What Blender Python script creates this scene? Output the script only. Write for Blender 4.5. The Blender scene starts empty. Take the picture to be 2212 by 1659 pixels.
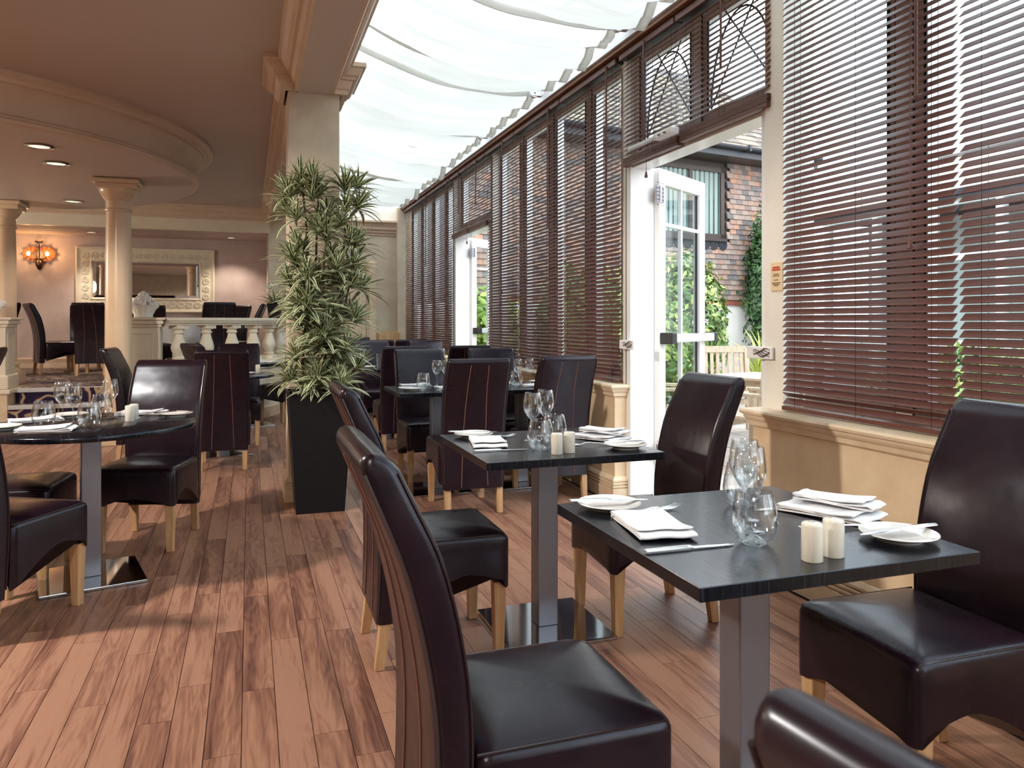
import bpy, bmesh, math, random
from mathutils import Vector, Matrix
R = math.radians
random.seed(7)
S = bpy.context.scene
C = S.collection

# ---------------------------------------------------------------- camera, sky, lights, exposure
cam = bpy.data.cameras.new('camera'); camo = bpy.data.objects.new('camera', cam); C.objects.link(camo)
camo.location = (0, 0, 1.23); camo.rotation_euler = (R(90), 0, R(-19.0))
cam.sensor_fit = 'HORIZONTAL'; cam.sensor_width = 36; cam.lens = 1650 / 2212 * 36
cam.shift_y = -(829.5 - 695) / 2212; cam.clip_start = .05; cam.clip_end = 300
cam.dof.use_dof = True; cam.dof.focus_distance = 3.6; cam.dof.aperture_fstop = 9
S.camera = camo
W = bpy.data.worlds.new('overcast_sky'); S.world = W; W.use_nodes = True
bg = W.node_tree.nodes['Background']; bg.inputs[0].default_value = (.88, .94, 1, 1); bg.inputs[1].default_value = 4.3
def light(name, kind, loc, energy, color=(1, .9, .78), size=.2, rot=(0, 0, 0)):
    l = bpy.data.lights.new(name, kind); o = bpy.data.objects.new(name, l); C.objects.link(o)
    o.location = loc; o.rotation_euler = rot; l.energy = energy; l.color = color
    if kind == 'AREA': l.shape = 'DISK'; l.size = size
    else: l.shadow_soft_size = size
    return o
LAMP_POS = (-2.6, 3.15, 2.88)
lk = light('ceiling_lamp_light', 'SPOT', LAMP_POS, 560, (1, .90, .80), .13); lk.data.spot_size = R(168); lk.data.spot_blend = .15
lk = light('ceiling_lamp_light_behind', 'SPOT', (-1.6, -1.6, 2.85), 250, (1, .86, .72), .2); lk.data.spot_size = R(165); lk.data.spot_blend = .3
light('fill_light_far', 'POINT', (-5.0, 9.6, 2.0), 170, (1, .88, .74), .15)  # unseen fill light added to brighten the bulkhead, columns and alcove
S.view_settings.view_transform = 'Standard'; S.view_settings.look = 'None'; S.view_settings.gamma = 1
S.view_settings.use_curve_mapping = False
S.view_settings.exposure = 0.12
try:
    S.cycles.transparent_max_bounces = 20; S.cycles.max_bounces = 6; S.cycles.diffuse_bounces = 3; S.cycles.glossy_bounces = 3; S.cycles.transmission_bounces = 6
    S.cycles.use_adaptive_sampling = True; S.cycles.adaptive_threshold = .08; S.cycles.caustics_reflective = False; S.cycles.caustics_refractive = False
    S.cycles.use_denoising = True; S.cycles.sample_clamp_indirect = 8
except Exception: pass

# ---------------------------------------------------------------- materials
M = {}
def mat(name, col=(.8, .8, .8), rough=.5, metal=0., coat=0., **kw):
    m = bpy.data.materials.new(name); m.use_nodes = True; M[name] = m
    b = m.node_tree.nodes['Principled BSDF']
    b.inputs['Base Color'].default_value = (*col, 1); b.inputs['Roughness'].default_value = rough
    b.inputs['Metallic'].default_value = metal
    if coat: b.inputs['Coat Weight'].default_value = coat; b.inputs['Coat Roughness'].default_value = kw.get('coat_rough', .15)
    if 'spec' in kw: b.inputs['Specular IOR Level'].default_value = kw['spec']
    return m
def N(m, t, **k):
    n = m.node_tree.nodes.new(t)
    for a, v in k.items(): setattr(n, a, v)
    return n
def L(m, a, b): m.node_tree.links.new(a, b)
def coords(m, scale=(1, 1, 1), src='Object'):
    tc = N(m, 'ShaderNodeTexCoord'); mp = N(m, 'ShaderNodeMapping'); mp.inputs['Scale'].default_value = scale
    L(m, tc.outputs[src], mp.inputs[0]); return mp.outputs[0]
def ramp(m, fac, stops):
    r = N(m, 'ShaderNodeValToRGB'); e = r.color_ramp.elements
    while len(e) < len(stops): e.new(.5)
    for i, (p, c) in enumerate(stops): e[i].position = p; e[i].color = (*c, 1)
    L(m, fac, r.inputs[0]); return r.outputs[0]
def noise(m, vec, scale, detail=4, rough=.55, dist=0.):
    n = N(m, 'ShaderNodeTexNoise'); n.inputs['Scale'].default_value = scale; n.inputs['Detail'].default_value = detail
    n.inputs['Roughness'].default_value = rough; n.inputs['Distortion'].default_value = dist
    if vec is not None: L(m, vec, n.inputs['Vector'])
    return n.outputs['Fac']
def bump(m, h, strength, dist=.01):
    b = N(m, 'ShaderNodeBump'); b.inputs['Strength'].default_value = strength; b.inputs['Distance'].default_value = dist
    L(m, h, b.inputs['Height']); L(m, b.outputs[0], m.node_tree.nodes['Principled BSDF'].inputs['Normal'])
def bsdf(m): return m.node_tree.nodes['Principled BSDF']
def mottled(name, c1, c2, scale, rough=.7, bstr=.1, bscale=60, sx=(1, 1, 1), coat=0):
    m = mat(name, c1, rough, coat=coat); v = coords(m, sx)
    L(m, ramp(m, noise(m, v, scale, 6), [(.3, c1), (.7, c2)]), bsdf(m).inputs['Base Color'])
    if bstr: bump(m, noise(m, v, bscale, 4), bstr)
    return m

def wood_floor():
    m = mat('plank_wood', rough=.42); b = bsdf(m); nt = m.node_tree
    g = N(m, 'ShaderNodeNewGeometry'); oi = N(m, 'ShaderNodeObjectInfo')
    add = N(m, 'ShaderNodeMath', operation='ADD'); L(m, g.outputs['Random Per Island'], add.inputs[0]); L(m, oi.outputs['Random'], add.inputs[1])
    fr = N(m, 'ShaderNodeMath', operation='FRACT'); L(m, add.outputs[0], fr.inputs[0])
    mul = N(m, 'ShaderNodeMath', operation='MULTIPLY'); mul.inputs[1].default_value = 37.; L(m, add.outputs[0], mul.inputs[0])
    cmb = N(m, 'ShaderNodeCombineXYZ'); L(m, mul.outputs[0], cmb.inputs[0]); L(m, mul.outputs[0], cmb.inputs[1])
    va = N(m, 'ShaderNodeVectorMath', operation='ADD'); L(m, g.outputs['Position'], va.inputs[0]); L(m, cmb.outputs[0], va.inputs[1])
    mp = N(m, 'ShaderNodeMapping'); mp.inputs['Scale'].default_value = (1, .10, 1); L(m, va.outputs[0], mp.inputs[0])
    big = noise(m, mp.outputs[0], 9, 3, .5, .6)
    wv = N(m, 'ShaderNodeMath', operation='MULTIPLY'); wv.inputs[1].default_value = 75.; L(m, big, wv.inputs[0])
    sn = N(m, 'ShaderNodeMath', operation='SINE'); L(m, wv.outputs[0], sn.inputs[0])
    mp2 = N(m, 'ShaderNodeMapping'); mp2.inputs['Scale'].default_value = (1, .06, 1); L(m, va.outputs[0], mp2.inputs[0])
    streak = noise(m, mp2.outputs[0], 110, 3, .6)
    broad = noise(m, mp2.outputs[0], 16, 2, .5)
    a1 = N(m, 'ShaderNodeMath', operation='MULTIPLY_ADD'); a1.inputs[1].default_value = .06; L(m, sn.outputs[0], a1.inputs[0]); L(m, broad, a1.inputs[2])
    a2 = N(m, 'ShaderNodeMath', operation='MULTIPLY_ADD'); a2.inputs[1].default_value = .5; L(m, streak, a2.inputs[0]); L(m, a1.outputs[0], a2.inputs[2])
    a3 = N(m, 'ShaderNodeMath', operation='MULTIPLY_ADD'); a3.inputs[1].default_value = .26; L(m, fr.outputs[0], a3.inputs[0]); L(m, a2.outputs[0], a3.inputs[2])
    col = ramp(m, a3.outputs[0], [(.50, (.075, .031, .025)), (.70, (.175, .078, .054)), (.86, (.275, .132, .085)), (1., (.36, .19, .125))])
    L(m, col, b.inputs['Base Color'])
    rr = N(m, 'ShaderNodeMapRange'); rr.inputs[3].default_value = .34; rr.inputs[4].default_value = .52; L(m, streak, rr.inputs[0]); L(m, rr.outputs[0], b.inputs['Roughness'])
    bump(m, streak, .12, .002)
wood_floor()
mat('floor_gap', (.02, .012, .01), .9)
def leather(name, c1, c2):
    m = mat(name, c1, .33, coat=.08, coat_rough=.2); v = coords(m)
    L(m, ramp(m, noise(m, v, 9, 5), [(.3, c1), (.75, c2)]), bsdf(m).inputs['Base Color'])
    rr = N(m, 'ShaderNodeMapRange'); bsdf(m).inputs['Specular IOR Level'].default_value = .34; rr.inputs[3].default_value = .23; rr.inputs[4].default_value = .35
    L(m, noise(m, v, 14, 4), rr.inputs[0]); L(m, rr.outputs[0], bsdf(m).inputs['Roughness'])
    bsdf(m).inputs['Specular Tint'].default_value = (.78, .87, 1, 1); bump(m, noise(m, v, 11, 1, .4), .35, .006)
leather('leather', (.010, .0048, .0085), (.020, .0085, .0135))
mat('leather_thread', (.16, .07, .055), .6)
mat('leather_piping', (.022, .011, .013), .3)
def woodgrain(name, c1, c2, rough=.45, sc=(1, 1, .12), scale=40, coat=0):
    m = mat(name, c1, rough, coat=coat); v = coords(m, sc)
    L(m, ramp(m, noise(m, v, scale, 4, .6, .4), [(.35, c1), (.7, c2)]), bsdf(m).inputs['Base Color']); return m
woodgrain('oak_leg', (.46, .27, .13), (.60, .39, .21), .45)
woodgrain('blind_wood', (.10, .036, .027), (.15, .056, .041), .42, (6, .3, 6), 30)
woodgrain('brown_fascia', (.20, .085, .045), (.27, .12, .065), .5, (6, .3, 6), 20)
woodgrain('garden_teak', (.42, .33, .24), (.58, .48, .36), .7, (3, 3, .6), 16)
woodgrain('beech', (.55, .36, .19), (.64, .44, .25), .5)
def table_top():
    m = mat('black_ash', (.012, .012, .016), .3); v = coords(m, (1, .05, .05)); n = noise(m, v, 110, 3, .65, .3)
    L(m, ramp(m, n, [(.42, (.003, .0035, .006)), (.6, (.009, .010, .016)), (.72, (.035, .037, .048))]), bsdf(m).inputs['Base Color']); bump(m, n, .22, .002)
    bsdf(m).inputs['Roughness'].default_value = .22; bsdf(m).inputs['Coat Weight'].default_value = .12; bsdf(m).inputs['Specular IOR Level'].default_value = .38; bsdf(m).inputs['Specular Tint'].default_value = (.68, .82, 1, 1); bsdf(m).inputs['Coat Roughness'].default_value = .12
table_top()
mat('polished_steel', (.55, .55, .57), .07, 1.); mat('cutlery_steel', (.84, .84, .86), .2, 1.)
m = mat('brushed_steel', (.27, .28, .325), .36, .8); bump(m, noise(m, coords(m, (1, 1, .02)), 300, 2), .08, .001)
mat('aluminium', (.70, .71, .73), .32, .45); mat('dark_iron', (.035, .03, .028), .4, .8); mat('black_plastic', (.02, .02, .022), .35)
mottled('sill_stucco', (.66, .485, .30), (.80, .63, .43), 5, .6, .12, 45, coat=.1)
mottled('sill_cap', (.66, .50, .32), (.80, .66, .48), 7, .42, .06, 45)
mottled('pillar_stucco', (.56, .46, .34), (.68, .59, .46), 5, .65, .12, 50)
mottled('alcove_stucco', (.47, .365, .345), (.60, .49, .465), 3.2, .75, .1, 40)
mottled('ceiling_paint', (.54, .455, .41), (.56, .475, .425), 2, .55, 0)
mottled('cornice_paint', (.62, .465, .345), (.68, .52, .395), 4, .45, .03, 30)
mottled('cream_paint', (.74, .66, .51), (.82, .75, .61), 5, .45, .05, 40)
mottled('column_paint', (.68, .50, .33), (.74, .565, .39), 3, .3, .03, 20, coat=.2)
mottled('gable_white', (.80, .75, .66), (.86, .82, .74), 4, .6, .03, 30)
mat('upvc_white', (.86, .86, .85), .28); mat('gasket', (.015, .015, .018), .5)
mat('china', (.86, .84, .80), .12, coat=.4); mat('shaker_china', (.74, .71, .62), .2, coat=.3)
m = mat('napkin_linen', (.88, .89, .92), .85); bump(m, noise(m, coords(m), 500, 2), .1, .001)
mat('white_cloth', (.82, .84, .88), .9)
m = mat('planter_slate', (.006, .006, .007), .5, spec=.25); bump(m, noise(m, coords(m), 25, 6), .2)
mat('pebble_white', (.62, .57, .50), .5); mat('soil', (.03, .02, .015), .95)
mottled('plaster_white', (.80, .77, .72), (.88, .86, .82), 2, .85, .06, 25)
mat('plant_stem', (.13, .09, .05), .8)
def glass_pane(name, tint=(.93, .97, .98), refl=1.0, power=4., edge=.5, base=.025):
    m = bpy.data.materials.new(name); m.use_nodes = True; M[name] = m; nt = m.node_tree; nt.nodes.clear()
    o = N(m, 'ShaderNodeOutputMaterial'); t = N(m, 'ShaderNodeBsdfTransparent'); t.inputs[0].default_value = (*tint, 1)
    g = N(m, 'ShaderNodeBsdfGlossy'); g.inputs['Roughness'].default_value = .01; g.inputs[0].default_value = (refl, refl, refl, 1)
    lw = N(m, 'ShaderNodeLayerWeight'); lw.inputs[0].default_value = .5; pw = N(m, 'ShaderNodeMath', operation='POWER'); pw.inputs[1].default_value = power; L(m, lw.outputs['Facing'], pw.inputs[0])
    f = N(m, 'ShaderNodeMath', operation='MULTIPLY_ADD'); f.inputs[1].default_value = edge; f.inputs[2].default_value = base; L(m, pw.outputs[0], f.inputs[0]); x = N(m, 'ShaderNodeMixShader')
    L(m, f.outputs[0], x.inputs[0]); L(m, t.outputs[0], x.inputs[1]); L(m, g.outputs[0], x.inputs[2]); L(m, x.outputs[0], o.inputs[0])
glass_pane('window_glass'); glass_pane('house_glass', (.35, .42, .42))
glass_pane('drinking_glass', (.96, .97, .975), 1., 2.2, .85, .06)
def fabric():
    m = bpy.data.materials.new('roof_voile'); m.use_nodes = True; M['roof_voile'] = m; nt = m.node_tree; nt.nodes.clear()
    o = N(m, 'ShaderNodeOutputMaterial'); d = N(m, 'ShaderNodeBsdfDiffuse'); d.inputs[0].default_value = (.84, .81, .75, 1)
    t = N(m, 'ShaderNodeBsdfTranslucent'); t.inputs[0].default_value = (.62, .60, .555, 1); tr = N(m, 'ShaderNodeBsdfTransparent')
    x = N(m, 'ShaderNodeMixShader'); x.inputs[0].default_value = .62; y = N(m, 'ShaderNodeMixShader'); y.inputs[0].default_value = .06
    L(m, d.outputs[0], x.inputs[1]); L(m, t.outputs[0], x.inputs[2]); L(m, x.outputs[0], y.inputs[1]); L(m, tr.outputs[0], y.inputs[2]); L(m, y.outputs[0], o.inputs[0])
fabric()
def carpet(name):
    m = mat(name, (.1, .05, .1), .95); v = coords(m)
    dn = N(m, 'ShaderNodeTexNoise'); dn.inputs['Scale'].default_value = 2.; L(m, v, dn.inputs['Vector'])
    va = N(m, 'ShaderNodeVectorMath', operation='ADD'); L(m, v, va.inputs[0]); L(m, dn.outputs['Color'], va.inputs[1])
    w = N(m, 'ShaderNodeTexWave', wave_type='RINGS'); w.inputs['Scale'].default_value = 3.4; w.inputs['Distortion'].default_value = 6; w.inputs['Detail'].default_value = 1.5
    L(m, va.outputs[0], w.inputs['Vector'])
    L(m, ramp(m, w.outputs['Fac'], [(.0, (.014, .012, .04)), (.5, (.055, .02, .065)), (.7, (.035, .014, .03)), (.78, (.36, .25, .16)), (1, (.52, .40, .27))]), bsdf(m).inputs['Base Color'])
carpet('carpet')
def emis(name, col, s):
    m = mat(name, col, .5); bsdf(m).inputs['Emission Color'].default_value = (*col, 1); bsdf(m).inputs['Emission Strength'].default_value = s; return m
emis('bulb_glow', (1, .62, .25), 14); emis('spot_glow', (1, .86, .66), 1.1)
m = emis('shade_glass', (.62, .20, .07), .16); bsdf(m).inputs['Transmission Weight'].default_value = .3
mat('mirror', (.82, .82, .84), .01, 1.)
mat('bronze', (.10, .065, .045), .35, .9)
def leaf_striped():
    m = mat('striped_leaf', (.05, .12, .05), .42); u = N(m, 'ShaderNodeUVMap'); sp = N(m, 'ShaderNodeSeparateXYZ'); L(m, u.outputs[0], sp.inputs[0])
    s = N(m, 'ShaderNodeMath', operation='SUBTRACT'); s.inputs[1].default_value = .5; L(m, sp.outputs[0], s.inputs[0])
    a = N(m, 'ShaderNodeMath', operation='ABSOLUTE'); L(m, s.outputs[0], a.inputs[0])
    L(m, ramp(m, a.outputs[0], [(.0, (.04, .10, .055)), (.22, (.06, .13, .065)), (.28, (.62, .62, .32)), (.5, (.85, .82, .56))]), bsdf(m).inputs['Base Color'])
leaf_striped()
def leafy(name, cs):
    m = mat(name, cs[0], .45); g = N(m, 'ShaderNodeNewGeometry'); L(m, ramp(m, g.outputs['Random Per Island'], [(i / (len(cs) - 1), c) for i, c in enumerate(cs)]), bsdf(m).inputs['Base Color'])
leafy('hedge_leaf', [(.05, .11, .03), (.10, .20, .05), (.22, .34, .09), (.52, .55, .16)])
leafy('bright_leaf', [(.16, .32, .05), (.35, .50, .08), (.55, .62, .14), (.30, .45, .08)])
leafy('dark_leaf', [(.015, .045, .015), (.04, .11, .03), (.09, .18, .05)])
def per_object(name, cs, rough=.85):
    m = mat(name, cs[0], rough); oi = N(m, 'ShaderNodeObjectInfo'); g = N(m, 'ShaderNodeNewGeometry')
    add = N(m, 'ShaderNodeMath', operation='ADD'); L(m, g.outputs['Random Per Island'], add.inputs[0]); L(m, oi.outputs['Random'], add.inputs[1])
    fr = N(m, 'ShaderNodeMath', operation='FRACT'); L(m, add.outputs[0], fr.inputs[0])
    r = ramp(m, fr.outputs[0], [(i / len(cs), c) for i, c in enumerate(cs)]); r.node.color_ramp.interpolation = 'CONSTANT'
    mx = N(m, 'ShaderNodeMix', data_type='RGBA', blend_type='MULTIPLY'); mx.inputs[0].default_value = .5
    L(m, r, mx.inputs[6]); L(m, ramp(m, noise(m, coords(m), 30, 4), [(.3, (.6, .6, .6)), (.7, (1, 1, 1))]), mx.inputs[7]); L(m, mx.outputs[2], bsdf(m).inputs['Base Color'])
per_object('clay_tile', [(.40, .26, .205), (.29, .22, .195), (.44, .30, .235), (.20, .185, .185), (.38, .275, .235), (.42, .33, .28), (.24, .22, .215), (.37, .29, .255), (.50, .29, .205)])
per_object('roof_tile', [(.17, .14, .12), (.23, .19, .15), (.14, .12, .11), (.28, .24, .18)])
per_object('roof_tan', [(.55, .42, .30), (.62, .50, .38), (.48, .35, .26)])
per_object('paving_stone', [(.42, .37, .32), (.5, .45, .40), (.36, .33, .30), (.46, .42, .36)])
per_object('brick_red', [(.38, .12, .075), (.44, .16, .10), (.33, .11, .08)])
mat('gutter_black', (.03, .035, .045), .4); mat('dark_window', (.06, .045, .04), .5); mat('curtain_green', (.30, .38, .36), .9)
mat('notice_plate', (.80, .62, .38), .5); mat('print_red', (.55, .05, .04), .6); mat('print_dark', (.08, .06, .05), .6)
mat('flower_white', (.85, .88, .78), .6)

# ---------------------------------------------------------------- mesh helpers
class MB:
    def __init__(s): s.v = []; s.f = []; s.uv = None; s.mx = Matrix.Identity(4)
    def add(s, vs, fs):
        b = len(s.v); s.v += [tuple(s.mx @ Vector(p)) for p in vs]; s.f += [tuple(b + i for i in f) for f in fs]; return s
    def box(s, c, d, taper=None, rz=0, rx=0, ry=0):
        x, y, z = [q / 2 for q in d]; t = taper or 1
        m = Matrix.Translation(c) @ Matrix.Rotation(rz, 4, 'Z') @ Matrix.Rotation(ry, 4, 'Y') @ Matrix.Rotation(rx, 4, 'X')
        vs = [m @ Vector(p) for p in [(-x * t, -y * t, -z), (x * t, -y * t, -z), (x * t, y * t, -z), (-x * t, y * t, -z), (-x, -y, z), (x, -y, z), (x, y, z), (-x, y, z)]]
        return s.add(vs, [(3, 2, 1, 0), (4, 5, 6, 7), (0, 1, 5, 4), (1, 2, 6, 5), (2, 3, 7, 6), (3, 0, 4, 7)])
    def b2(s, a, b):
        return s.box([(a[i] + b[i]) / 2 for i in range(3)], [abs(b[i] - a[i]) for i in range(3)])
    def rings(s, rs, closed=True, cap0=True, cap1=True):
        n = len(rs[0]); vs = [p for r in rs for p in r]; fs = []
        for k in range(len(rs) - 1):
            for i in range(n if closed else n - 1):
                j = (i + 1) % n; fs.append((k * n + i, k * n + j, (k + 1) * n + j, (k + 1) * n + i))
        if closed and cap0: fs.append(tuple(range(n - 1, -1, -1)))
        if closed and cap1: fs.append(tuple(range((len(rs) - 1) * n, len(rs) * n)))
        return s.add(vs, fs)
    def lathe(s, prof, c=(0, 0, 0), n=32, cap0=True, cap1=True):
        return s.rings([[(c[0] + r * math.cos(2 * math.pi * i / n), c[1] + r * math.sin(2 * math.pi * i / n), c[2] + z) for i in range(n)] for r, z in prof], True, cap0, cap1)
    def tube(s, path, r, n=8, cap=True):
        P = [Vector(p) for p in path]; rs = []; rr = r if isinstance(r, (list, tuple)) else [r] * len(P)
        up = None
        for i, p in enumerate(P):
            d = (P[min(i + 1, len(P) - 1)] - P[max(i - 1, 0)]).normalized()
            if up is None: up = d.orthogonal().normalized()
            up = (up - d * up.dot(d)); up = up.normalized() if up.length > 1e-6 else d.orthogonal().normalized()
            w = d.cross(up)
            rs.append([p + rr[i] * (math.cos(2 * math.pi * k / n) * up + math.sin(2 * math.pi * k / n) * w) for k in range(n)])
        return s.rings(rs, True, cap, cap)
    def prism(s, poly, z0, z1):
        n = len(poly)
        return s.add([(x, y, z0) for x, y in poly] + [(x, y, z1) for x, y in poly],
                     [tuple(range(n - 1, -1, -1)), tuple(range(n, 2 * n))] + [(i, (i + 1) % n, n + (i + 1) % n, n + i) for i in range(n)])
    def sweep(s, path, prof, closed=False):
        # path: (x, y) or (x, y, z) polyline; prof: (offset to the left of travel, z)
        P = [Vector((p[0], p[1], p[2] if len(p) > 2 else 0)) for p in path]; n = len(P); rs = []
        for i in range(n):
            a = P[(i - 1) % n] if (closed or i > 0) else None; b = P[(i + 1) % n] if (closed or i < n - 1) else None
            d1 = (P[i] - a).to_2d().normalized() if a is not None else None; d2 = (b - P[i]).to_2d().normalized() if b is not None else None
            if d1 is None: d1 = d2
            if d2 is None: d2 = d1
            n1 = Vector((-d1.y, d1.x)); n2 = Vector((-d2.y, d2.x)); m = (n1 + n2); m = m.normalized() if m.length > 1e-5 else n1
            k = 1 / max(.25, m.dot(n1)); rs.append([(P[i].x + m.x * k * o, P[i].y + m.y * k * o, P[i].z + z) for o, z in prof])
        if closed: rs.append(rs[0])
        return s.rings(rs, True, not closed, not closed)
    def mesh(s, name, m=None, smooth=False, bevel=0, seg=2, ang=40):
        me = bpy.data.meshes.new(name); me.from_pydata(s.v, [], s.f)
        bm = bmesh.new(); bm.from_mesh(me)
        bmesh.ops.recalc_face_normals(bm, faces=bm.faces)
        if bevel:
            es = [e for e in bm.edges if len(e.link_faces) == 2 and e.calc_face_angle(0) > R(30)]
            bmesh.ops.bevel(bm, geom=es, offset=bevel, segments=seg, affect='EDGES', profile=.5, clamp_overlap=True)
        bm.to_mesh(me); bm.free()
        if smooth:
            me.polygons.foreach_set('use_smooth', [True] * len(me.polygons))
            try: me.set_sharp_from_angle(angle=R(ang))
            except Exception: pass
        if m: me.materials.append(M[m])
        return me
    def obj(s, name, m, parent=None, **k): return put(name, s.mesh(name, m, **k), parent)
def put(name, me, parent=None, loc=(0, 0, 0), rot=(0, 0, 0), scale=(1, 1, 1)):
    o = bpy.data.objects.new(name, me); C.objects.link(o); o.parent = parent; o.location = loc; o.rotation_euler = rot; o.scale = scale; return o
def tag(o, label=None, cat=None, group=None, kind=None):
    if label: o['label'] = label
    if cat: o['category'] = cat
    if group: o['group'] = group
    if kind: o['kind'] = kind
    return o
def thing(name, label, cat, loc=(0, 0, 0), rz=0, group=None):
    o = put(name, None, None, loc, (0, 0, rz)); o.empty_display_size = .1; return tag(o, label, cat, group)
def struct(o, label=None, cat=None): return tag(o, label, cat, None, 'structure')
def dup(root, label, loc, rz=0, group=None, cat=None):
    def cp(o, par):
        c = o.copy(); C.objects.link(c); c.parent = par
        for ch in list(o.children): cp(ch, c)
        return c
    r = cp(root, None); r.location = loc; r.rotation_euler = (0, 0, rz); r['label'] = label
    if group: r['group'] = group
    return r
def rrect(hx, hy, r, n=5, cx=0, cy=0):
    out = []
    for k, (sx, sy) in enumerate([(1, 1), (-1, 1), (-1, -1), (1, -1)]):
        for i in range(n + 1):
            a = (k + i / n) * math.pi / 2; out.append((cx + sx * (hx - r) + r * math.cos(a), cy + sy * (hy - r) + r * math.sin(a)))
    return out
def spline(tab, t):
    n = len(tab); i = max(0, min(n - 2, next((k for k in range(n - 1) if t <= tab[k + 1][0]), n - 2)))
    (x1, y1), (x2, y2) = tab[i], tab[i + 1]; x0, y0 = tab[i - 1] if i else (2 * x1 - x2, 2 * y1 - y2); x3, y3 = tab[i + 2] if i + 2 < n else (2 * x2 - x1, 2 * y2 - y1)
    h = x2 - x1; u = (t - x1) / h; m1 = (y2 - y0) / (x2 - x0) * h; m2 = (y3 - y1) / (x3 - x1) * h
    return (2 * u ** 3 - 3 * u * u + 1) * y1 + (u ** 3 - 2 * u * u + u) * m1 + (3 * u * u - 2 * u ** 3) * y2 + (u ** 3 - u * u) * m2
def lerp(tab, t):
    for (a, va), (b, vb) in zip(tab, tab[1:]):
        if t <= b: k = max(0, (t - a) / (b - a)); k = k * k * (3 - 2 * k); return va + (vb - va) * k
    return tab[-1][1]

# ---------------------------------------------------------------- room shell
ZC = 3.0                                  # flat ceiling; glazed lean-to roof over x .53 .. 2.5
WX = 2.37                                 # inner face of the low window wall
floor = struct(MB().b2((-7, -4, -.12), (2.6, 14.2, -.006)).obj('floor', 'floor_gap'), 'dark wood plank floor running towards the back wall', 'floor')
PW, PL = .102, .92
def plank_mesh(w, l): return MB().box((0, 0, -.003), (w - .0023, l - .0016, .006)).mesh('plank', 'plank_wood')
pm = plank_mesh(PW, PL)
offs = {-2: 2.26, -1: 2.70, 0: 2.16, 1: 2.56, 2: 2.73, 3: 2.58}
planks = []
for k in range(-69, 24):
    x0 = -.021 + k * PW; o = offs.get(k, None)
    o = (o + .33 + .2) if o is not None else (k * .37) % PL
    for j in range(-5, 15):
        y = (o % PL) + j * PL
        if -.4 < y < 12.7 and x0 + PW < WX + .02: planks.append((x0 + PW / 2, y + PL / 2))
def in_view(x, y):
    l = x * .9455 - y * .3256; d = x * .3256 + y * .9455
    return d > 1.1 and -.72 < l / d < .72 and 1.23 / d < .62
vis = sorted([p for p in planks if in_view(*p)], key=lambda p: math.hypot(*p))
near = set(vis[:300])
for p in vis[:300]: put('plank', pm, floor, (p[0], p[1], 0))
rest = MB()
for p in planks:
    if p not in near: rest.box((p[0], p[1], -.003), (PW - .0023, PL - .0016, .006))
tag(rest.obj('plank_field', 'plank_wood', floor), kind='stuff')

struct(MB().b2((-7, -4, ZC), (.55, 12.75, ZC + .1)).obj('ceiling', 'ceiling_paint'), 'flat taupe ceiling over the left half of the room', 'ceiling')
struct(MB().b2((-7.1, -4, 0), (-7, 14.2, 3.1)).obj('wall_left', 'pillar_stucco'), 'plain stucco wall at the far left', 'wall')
struct(MB().b2((-7.1, -4.1, 0), (2.6, -4, 3.7)).obj('wall_rear', 'pillar_stucco'), 'plain stucco wall behind the viewer', 'wall')
beam = struct(MB().b2((.316, -4, 2.80), (.532, 12.6, 3.66)).obj('trim_1', 'ceiling_paint'), 'long taupe ceiling beam carried by the stucco pillar', 'beam')
CROWN = [(-.01, 0), (.135, 0), (.135, -.028), (.118, -.034), (.112, -.05), (.094, -.078), (.074, -.09), (.07, -.104), (.052, -.108), (.048, -.135), (.034, -.162), (.022, -.168), (.022, -.198), (-.01, -.198)]
struct(MB().sweep([(.316, -4, ZC), (.316, 5.40, ZC), (.225, 5.40, ZC), (.225, 5.80, ZC), (.316, 5.80, ZC), (.316, 12.6, ZC), (-7, 12.6, ZC)], CROWN).obj('trim_2', 'cornice_paint', smooth=True, ang=25),
       'tan crown moulding along the ceiling beam and back bulkhead', 'cornice')
struct(MB().sweep([(.532, 12.6, ZC), (.532, 5.80, ZC), (.625, 5.80, ZC), (.625, 5.40, ZC), (.532, 5.40, ZC), (.532, -4, ZC)], CROWN).obj('trim_3', 'cornice_paint', smooth=True, ang=25),
       'brown shaded crown moulding on the beam side facing the glass roof', 'cornice')
BASEB = [(-.01, 0), (.024, 0), (.024, .085), (.012, .089), (.012, .093), (.024, .097), (.024, .106), (.012, .110), (.012, .114), (.024, .118), (.024, .127), (.012, .131), (.022, .136), (.022, .148), (.010, .163), (.002, .168), (-.01, .168)]
pil = struct(MB().b2((.253, 5.43, 0), (.597, 5.77, 2.83)).obj('wall_pillar', 'pillar_stucco', bevel=.006), 'square beige stucco pillar behind the tall striped plant', 'pillar')
struct(MB().sweep([(.253, 5.43), (.253, 5.77), (.597, 5.77), (.597, 5.43)][::1], BASEB, closed=True).obj('baseboard_pillar', 'sill_cap'), 'grooved skirting round the foot of the stucco pillar', 'baseboard')
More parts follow.
